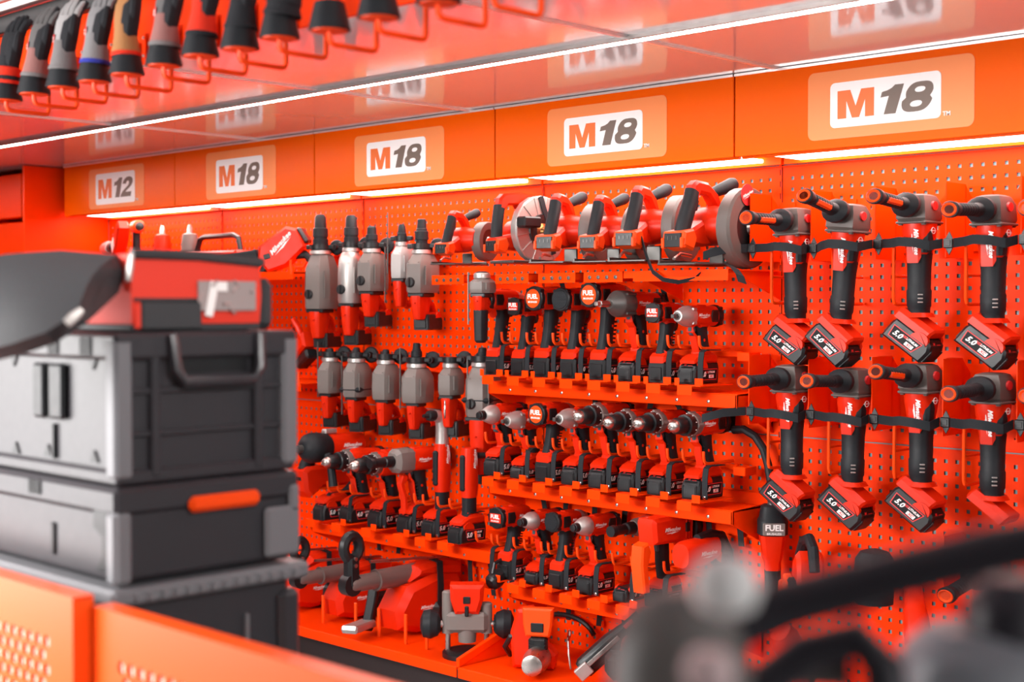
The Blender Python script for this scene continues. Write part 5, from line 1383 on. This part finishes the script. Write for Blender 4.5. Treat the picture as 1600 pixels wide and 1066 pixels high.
# ================================================================ stacked tool boxes, bag and counter in the left foreground
BX = -2.02                                   # right-hand faces of the stack
BY0 = PX(180, 600, BX).y; BY1 = PX(466, 600, BX).y
CASE = mat('case_black_plastic', (.026, .024, .028), .38, noise=.06, nscale=60, spec=.5)
CASEG = mat('case_grey_plastic', (.14, .14, .15), .45, noise=.06, nscale=60)
def zz(px, py): return PX(px, py, BX).z
W_, DPT = 0.56, BY1 - BY0
xc, yc = BX - W_ / 2, (BY0 + BY1) / 2
z_ct, z_cb = zz(180, 521), zz(180, 762)
z_b2 = zz(190, 918); z_b3 = z_b2 - .30
def pxf(px): return P(px, 700, BY0).x - xc            # x on the front face
def pyr(px): return PX(px, 700, BX).y - yc            # y on the right face
def zf(px, py, base): return P(px, py, BY0).z - base
def zr(px, py, base): return PX(px, py, BX).z - base

# --- open crate
t = thing('tool_crate', 'tall ribbed black crate on top of the stack, under the red bag', 'crate', (xc, yc, z_cb))
H = z_ct - z_cb
part('body', None, lambda b: (b.box((0, 0, H / 2 - .01), (W_ - .03, DPT - .03, H - .03), .012)), CASE, t)
def rim(b):
    b.box((0, 0, H - .022), (W_, DPT, .044), .006)
    b.box((0, 0, .012), (W_ - .008, DPT - .008, .024), .005)
part('rim', None, rim, CASE, t)
for sx in (-1, 1):
    for sy in (-1, 1): part('corner_post', None, lambda b: b.box((sx * (W_ / 2 - .016), sy * (DPT / 2 - .016), H / 2), (.034, .034, H - .02), .006), CASEG, t)
for px in (246, 407): part('side_rib', None, lambda b: b.box((W_ / 2 - .010, pyr(px), H / 2 - .01), (.016, .018, H - .04), .003), CASE, t)
for py in (600, 661): part('side_rib', None, lambda b: b.box((W_ / 2 - .012, 0, zr(466, py, z_cb)), (.010, DPT - .02, .010), .002), CASE, t)
def hnd(b):
    y0, y1 = pyr(268), pyr(404); z1, z0 = zr(466, 520, z_cb), zr(466, 588, z_cb)
    b.tube([(W_ / 2 + .004, y0, z1), (W_ / 2 + .012, y0 + .004, z0 + .02), (W_ / 2 + .012, y0 + .018, z0), (W_ / 2 + .012, y1 - .018, z0), (W_ / 2 + .012, y1 - .004, z0 + .02), (W_ / 2 + .004, y1, z1)], .010, 8)
part('handle', None, hnd, CASE, t)
part('handle_recess', None, lambda b: b.box((W_ / 2 - .014, (pyr(268) + pyr(404)) / 2, zr(466, 545, z_cb)), (.004, pyr(404) - pyr(268) - .03, .07)), BLACK, t)
def slot(b):
    b.box((pxf(57), -DPT / 2 + .008, zf(57, 610, z_cb)), (pxf(64) - pxf(47), .012, .095), .005); b.box((pxf(84), -DPT / 2 + .008, zf(84, 612, z_cb)), (pxf(95) - pxf(73), .012, .095), .005)
    b.box((pxf(75), -DPT / 2 + .011, zf(75, 690, z_cb)), (.006, .006, .06))
part('front_latch', None, slot, BLACK, t)
def arrows(b):
    for px, py, s in ((12, 562, -1), (135, 567, -1), (14, 702, 1), (64, 706, 1), (136, 716, 1)):
        x, z = pxf(px), zf(px, py, z_cb)
        b.prism([(x - .013, z - s * .008), (x + .013, z - s * .008), (x, z + s * .012)], .004, c=-DPT / 2 + .0135)
part('arrow_marks', None, arrows, BLACK, t)
for x0 in (78, 128): part('grille', None, lambda b: [b.box((pxf(x0) + i * .0062, -DPT / 2 - .001, H - .022), (.003, .004, .030)) for i in range(6)], BLACK, t)
# --- flat organiser below
t = thing('tool_box', 'flat black tool box with orange latch under the crate', 'tool box', (xc, yc, z_b2))
H2 = z_cb - z_b2
part('body', None, lambda b: (b.box((0, 0, H2 / 2), (W_ - .012, DPT - .012, H2 - .004), .010)), CASE, t)
part('lid', None, lambda b: b.box((0, 0, H2 - .026), (W_ + .004, DPT + .004, .046), .008), CASE, t)
ya, yb = pyr(291), pyr(402)
part('latch', None, lambda b: b.box((W_ / 2 + .006, (ya + yb) / 2, zr(291, 787, z_b2) - .002), (.018, yb - ya, .027), .008), ORED, t, label='orange latch bar')
def gblock(b):
    b.box((W_ / 2 + .001, (pyr(412) + pyr(466)) / 2, .055), (.012, pyr(466) - pyr(412), .088), .006)
    b.box((W_ / 2 + .001, (pyr(450) + pyr(466)) / 2, .11), (.012, pyr(466) - pyr(450), .05), .006)
part('corner_block', None, gblock, CASEG, t)
part('corner_post', None, lambda b: b.box((W_ / 2 - .012, -DPT / 2 + .012, H2 / 2 - .02), (.034, .034, H2 - .04), .008), CASEG, t)
def f2(b):
    for i in range(7): b.box((pxf(48) + i * .0062, -DPT / 2 - .003, H2 - .022), (.003, .004, .024))
part('grille', None, f2, BLACK, t)
part('front_slot', None, lambda b: b.box((pxf(79), -DPT / 2 + .004, .055), (.014, .006, .055), .003), BLACK, t)
part('front_latch', None, lambda b: b.prism([(pxf(148), .02), (pxf(158), .045), (pxf(158), .075), (pxf(145), .09), (pxf(145), .13), (pxf(158), .135), (pxf(172), .12), (pxf(172), .02)], .010, .002, c=-DPT / 2 + .004), BLACK, t)
# --- large base case
t = thing('tool_case', 'large black case at the bottom of the stack, behind the orange counter', 'tool case', (xc, yc, 0.70))
top = z_b2 - .001 - .70
part('body', None, lambda b: b.box((0, 0, (top - .02) / 2), (W_ - .02, DPT - .02, top - .02), .012), CASE, t)
def brim(b):
    b.box((0, 0, top - .016), (W_ + .03, DPT + .03, .028), .007)
    for i in range(14): b.box((W_ / 2 + .015, -DPT / 2 + .03 + i * .024, top - .018), (.010, .014, .016), .003)
part('rim', None, brim, CASEG, t)
part('side_rib', None, lambda b: b.box((W_ / 2 - .008, pyr(388), top / 2 - .03), (.014, .008, top - .1), .003), CASEG, t)
part('corner_post', None, lambda b: b.box((W_ / 2 - .012, DPT / 2 - .02, top / 2 - .02), (.034, .045, top - .06), .01), CASE, t)

# --- soft bag lying open on the crate
BAGR = mat('bag_red_cloth', (.70, .030, .010), .62, bump=.5, nscale=220)
BAGB = mat('bag_black_cloth', (.026, .028, .031), .60, bump=.5, nscale=220)
VINYL = mat('clear_vinyl', (.36, .30, .29), .10, spec=.9, coat=.8)
bz = z_ct
bxr = BX - .035
by0, by1 = PX(205, 440, bxr).y, PX(405, 440, bxr).y
bh = PX(405, 412, bxr).z - bz
bd = by1 - by0; bw = .44
t = thing('tool_bag', 'open red and black tool bag with clear label pocket, on the crate', 'bag', (bxr - bw / 2, (by0 + by1) / 2, bz + .0015))
hb = PX(205, 398, bxr).z - bz
def bagbody(b):
    b.loft([[V(p) for p in r] for r in (
        [(x, y, .012) for x, y in ((-bw / 2, -bd / 2), (bw / 2, -bd / 2), (bw / 2, bd / 2), (-bw / 2, bd / 2))],
        [(x, y, .06) for x, y in ((-bw / 2, -bd / 2 - .004), (bw / 2 + .006, -bd / 2 - .004), (bw / 2 + .006, bd / 2), (-bw / 2, bd / 2))],
        [(x * 1.0, y, hb if y < 0 else bh) for x, y in ((-bw / 2, -bd / 2), (bw / 2, -bd / 2), (bw / 2, bd / 2), (-bw / 2, bd / 2))])])
part('body', None, bagbody, BAGR, t)
def bagbase(b):
    b.box((0, 0, .006), (bw + .004, bd + .004, .012), .003)
    ya_, yb_ = PX(216, 500, bxr).y - (by0 + by1) / 2, PX(312, 500, bxr).y - (by0 + by1) / 2
    b.box((bw / 2 + .006, (ya_ + yb_) / 2, .026), (.010, yb_ - ya_, .050), .006)
    b.box((bw / 2 + .006, (-bd / 2 + yb_) / 2, .052), (.006, yb_ + bd / 2, .006), .002)
part('base', None, bagbase, BAGB, t)
part('base_panel', None, lambda b: b.box((bw / 2 + .004, -bd * .39, .026), (.006, bd * .20, .044), .004), BAGR, t)
part('zip_edge', None, lambda b: b.tube([(bw / 2 + .003, -bd / 2, hb), (bw / 2 + .003, 0, (hb + bh) / 2 + .004), (bw / 2 + .003, bd / 2, bh), (-bw / 2, bd / 2, bh), (-bw / 2, -bd / 2, hb)], .0085, 8), BAGB, t)
def pk(px, py): 
    q = PX(px, py, bxr + .008); return (q.y - (by0 + by1) / 2, q.z - bz)
y0_, z1_ = pk(309, 440); y1_, z0_ = pk(400, 487)
def pocket(b):
    b.box((bw / 2 + .008, (y0_ + y1_) / 2, (z0_ + z1_) / 2), (.004, y1_ - y0_, z1_ - z0_), .0015)
    q = random.Random(5)
    for i in range(7):
        y = y0_ + (y1_ - y0_) * q.random(); z = z0_ + (z1_ - z0_) * q.random()
        b.box((bw / 2 + .011, y, z), (.004, .02, .006), .002, rot=(q.uniform(-1, 1), 0, .3))
part('label_pocket', None, pocket, VINYL, t, label='clear crumpled label pocket')
yk, zk = pk(330, 500)
part('label_card', None, lambda b: (b.box((bw / 2 + .010, yk, zk + .034), (.003, .016, .060), .001, rot=(R(-12), 0, 0)), b.box((bw / 2 + .012, yk + .02, zk + .055), (.003, .020, .016), .001)), PRINT, t)
part('side_pouch', None, lambda b: b.box((bw / 2 - .05, bd / 2 + .018, .045), (.10, .034, .09), .012), BAGB, t)
# flap: the lid thrown open towards the camera
fl = thing('bag_flap', 'thick charcoal lid of the open bag hanging over the crate front', 'bag lid', (0, 0, 0))
def flap(b):
    # four corners in the place, thickened: hinge along the bag front, free edge out and down
    A = [P(-70, 415, 1.05), P(10, 397, 1.12), P(95, 391, 1.18), P(183, 398, by0), P(188, 420, by0 - .01)]
    D = [P(-70, 560, .98), P(20, 537, 1.00), P(70, 520, 1.03), P(120, 488, 1.08), P(172, 440, by0 - .03)]
    n = V((.35, -.75, .55)).normalized()
    rows = []
    for k in range(7):
        u = k / 6
        rows.append([A[i].lerp(D[i], u) + n * (.018 * math.sin(PI * min(1, u * 1.02)) * (1 if 0 < i < 4 else .4)) for i in range(5)])
    vs, fs = [], []
    for off in (0, -.030):
        for r in rows:
            for p in r: vs.append(p + n * off)
    N = 35
    for k in range(6):
        for i in range(4):
            a = k * 5 + i
            fs.append((a, a + 1, a + 6, a + 5)); fs.append((a + N, a + 5 + N, a + 6 + N, a + 1 + N))
    for k in range(6):
        fs.append((k * 5, k * 5 + 5, k * 5 + 5 + N, k * 5 + N)); fs.append((k * 5 + 4, k * 5 + 4 + N, k * 5 + 9 + N, k * 5 + 9))
    for i in range(4):
        fs.append((i, i + N, i + 1 + N, i + 1)); fs.append((30 + i, 31 + i, 31 + i + N, 30 + i + N))
    b.add(vs, fs)
f_ = part('lid', None, flap, BAGB, t)
f_.matrix_parent_inverse = Matrix.Translation(t.location).inverted()
bpy.data.objects.remove(fl)
def pull(b):
    q0 = P(206, 398, by0 - .01); q1 = P(200, 440, by0 - .02)
    b.tube([q0, q0.lerp(q1, .5), q1], [.006, .009, .008], 8, flat=.5)
f_ = part('zip_pull', None, pull, ALU, t); f_.matrix_parent_inverse = Matrix.Translation(t.location).inverted()
def pull2(b):
    q0 = P(128, 484, 1.05); q1 = P(104, 506, 1.03)
    b.tube([q0, q0.lerp(q1, .5), q1], [.005, .008, .007], 8, flat=.5)
f_ = part('zip_pull', None, pull2, ALU, t); f_.matrix_parent_inverse = Matrix.Translation(t.location).inverted()

# --- orange counter panels with hexagon cut-outs
CP = mat('counter_orange', (.90, .085, .006), .34, spec=.35)
CWHITE = mat('panel_liner_white', (.85, .78, .70), .5)
def counter(label, x0, x1, y, ztop, hx0, hx1):
    t = thing('perforated_counter', label, 'counter panel', ((x0 + x1) / 2, y, 0), group='perforated orange counter panels')
    w = x1 - x0; cx = (x0 + x1) / 2
    loops = [[(-w / 2, .02), (w / 2, .02), (w / 2, ztop), (-w / 2, ztop)]]
    q = 0
    pz, px_ = .0390, .0270
    j = 0
    z = ztop - .080
    while z > ztop - .40:
        i = 0
        x = hx0 + (px_ / 2 if j % 2 else 0)
        while x < hx1:
            loops.append([(x - cx + 0.0098 * math.cos(R(a)), z + .0105 * math.sin(R(a))) for a in range(30, 390, 60)])
            x += px_
        z -= pz * .56; j += 1
    me = shape_mesh(loops, .0015)
    part('front_sheet', None, lambda b: b.mesh_in(me, face_T((0, -.0015, 0), (1, 0, 0), (0, 0, 1))), CP, t)
    part('frame', None, lambda b: (b.box((0, .016, ztop - .002), (w, .034, .004), .001), b.box((w / 2 - .002, .016, ztop / 2), (.004, .032, ztop - .01)), b.box((-w / 2 + .002, .016, ztop / 2), (.004, .032, ztop - .01))), CP, t)
    part('liner', None, lambda b: b.box((0, .0035, ztop / 2), (w - .012, .003, ztop - .02)), CWHITE, t)
    return t
YA, YB = 1.055, 1.085
q = P(116, 934, YA); r = P(146, 946, YB)
counter('left orange counter panel with pale hexagon cut-outs, front of the box stack', q.x - 1.1, q.x, YA, q.z, q.x - 1.0, P(80, 1000, YA).x)
counter('right orange counter panel with hexagon cut-outs, reaching the bottom edge', r.x, r.x + 1.25, YB, r.z, P(192, 1040, YB).x, r.x + 1.15)
zc = (q.z)
ch = thing('counter_shelf', 'dark counter deck behind the orange panels, under the stacked boxes', 'counter', (xc, 1.33, 0))
part('deck', None, lambda b: b.box((.1, .02, .68), (1.6, .40, .03), .003), CASE, ch)
part('side', None, lambda b: b.box((.1, .05, .333), (1.5, .33, .664), .003), dark_m, ch)

# ================================================================ blurred machine close to the lens, bottom right
def at(px, py, d): return ray(px, py).normalized() * d + V((0, 0, CAMZ))
MB_ = mat('machine_black', (.020, .017, .024), .45, spec=.5)
MG = mat('machine_grey', (.15, .138, .13), .45, spec=.5)
base = at(1200, 1500, .95)
m = thing('handled_machine', 'blurred black and grey machine with curved bar handle, close to the lens', 'machine', (base.x, base.y, base.z))
def lp(px, py, d): return at(px, py, d) - base
part('bar_handle', None, lambda b: b.tube([lp(1040, 1030, .86), lp(1100, 990, .87), lp(1240, 942, .87), lp(1420, 893, .86), lp(1560, 858, .85), lp(1720, 832, .84), lp(1800, 880, .84), lp(1820, 1000, .85)], [.018, .0175, .015, .014, .014, .014, .014, .014], 14), MB_, m)
part('hub', None, lambda b: b.loft([ell(lp(1062, 1014, .84) + V((0, 0, z)), r_, r_, n=18) for z, r_ in ((-.14, .040), (-.05, .043), (.0, .040), (.022, .030), (.034, .012))]), MG, m)
part('bolt', None, lambda b: b.lathe([(-.015, .006), (-.011, .014), (.0, .018), (.011, .014), (.015, .006)], lp(1134, 914, .72), 'z', 16), mat('bolt_glint_white', (.95, .94, .92), .35, spec=.8), m)  # near-white colour stands in for a bright glint on the bolt
part('inner_bar', None, lambda b: b.tube([lp(1120, 1180, .9), lp(1180, 1080, .9), lp(1260, 1020, .9), lp(1340, 1000, .9), lp(1380, 1040, .9), lp(1390, 1150, .9)], .013, 12), MB_, m)
part('lower_arm', None, lambda b: b.tube([lp(1180, 1060, .92), lp(1260, 1050, .92), lp(1330, 1052, .92)], .010, 10), MG, m)
part('housing', None, lambda b: b.loft([ell(lp(1545, 1090, .98) + V((0, 0, z)), rx, ry, RT, V((-RT.y, RT.x, 0)), n=20, p=3) for z, rx, ry in ((-.22, .075, .06), (-.02, .066, .055), (.03, .052, .045), (.045, .035, .03))]), mat('machine_blue_grey', (.22, .225, .25), .45), m)
part('housing_cap', None, lambda b: b.loft([ell(lp(1590, 990, .97) + V((0, 0, z)), rx, ry, RT, V((-RT.y, RT.x, 0)), n=18, p=2.6) for z, rx, ry in ((-.03, .034, .03), (.02, .032, .028), (.035, .02, .018))]), MB_, m)
part('end_cap', None, lambda b: b.lathe([(-.010, .010), (0, .014), (.01, .010)], lp(1108, 1050, .74), 'z', 12), mat('machine_pink_white', (.70, .52, .52), .5), m)
part('leg', None, lambda b: b.box((lp(1075, 1000, .92).x, lp(1075, 1000, .92).y, (-base.z + lp(1075, 1000, .92).z - .1) / 2), (.05, .05, base.z + lp(1075, 1000, .92).z - .1), .01), MB_, m)
def area(name, loc, rot, sx, sy, power, col):
    l = bpy.data.lights.new(name, 'AREA'); l.shape = 'RECTANGLE'; l.size = sx; l.size_y = sy; l.energy = power; l.color = col
    o = bpy.data.objects.new(name, l); C.objects.link(o); o.location = loc; o.rotation_euler = rot
    return o
# daylight through the open side of the room behind the camera
# an open door left behind the camera lets strong daylight onto the counter
dl = area('daylight_door', (-4.1, -0.6, 1.2), (R(88), 0, R(-45)), 2.3, 1.2, 20, (1.0, 0.97, 0.96))
dl.data.spread = R(84)
dh = area('daylight_above_door', (-3.5, -0.35, 1.95), (R(58), 0, R(-14)), 2.2, 0.8, 90, (1.0, 0.97, 0.95))
dh.data.spread = R(110)
# added lamp without a known fixture, brightens the bag and boxes from the right
sp_ = area('bag_fill_light', (0.1, 0.7, 2.30), (0, 0, 0), 0.3, 0.3, 7, (1.0, 0.96, 0.93))
sp_.data.spread = R(70)
sp_.rotation_euler = (V((-2.0, 1.35, 1.62)) - sp_.location).to_track_quat('-Z', 'Y').to_euler()
area('daylight_end_opening', (2.4, 1.3, 1.75), (R(84), 0, R(82)), 3.0, 1.1, 40, (1.0, 0.98, 0.97))
# ================================================================ light
sc = bpy.context.scene
w = bpy.data.worlds.new('daylight'); sc.world = w
w.use_nodes = True
bg = w.node_tree.nodes['Background']
bg.inputs['Color'].default_value = (1.0, 0.97, 0.95, 1)
bg.inputs['Strength'].default_value = 0.05
vs = sc.view_settings
vs.view_transform = 'Standard'
vs.look = 'None'
vs.gamma = 1.0
vs.use_curve_mapping = False
vs.exposure = 0.18
sc.cycles.use_denoising = True
sc.cycles.max_bounces = 8
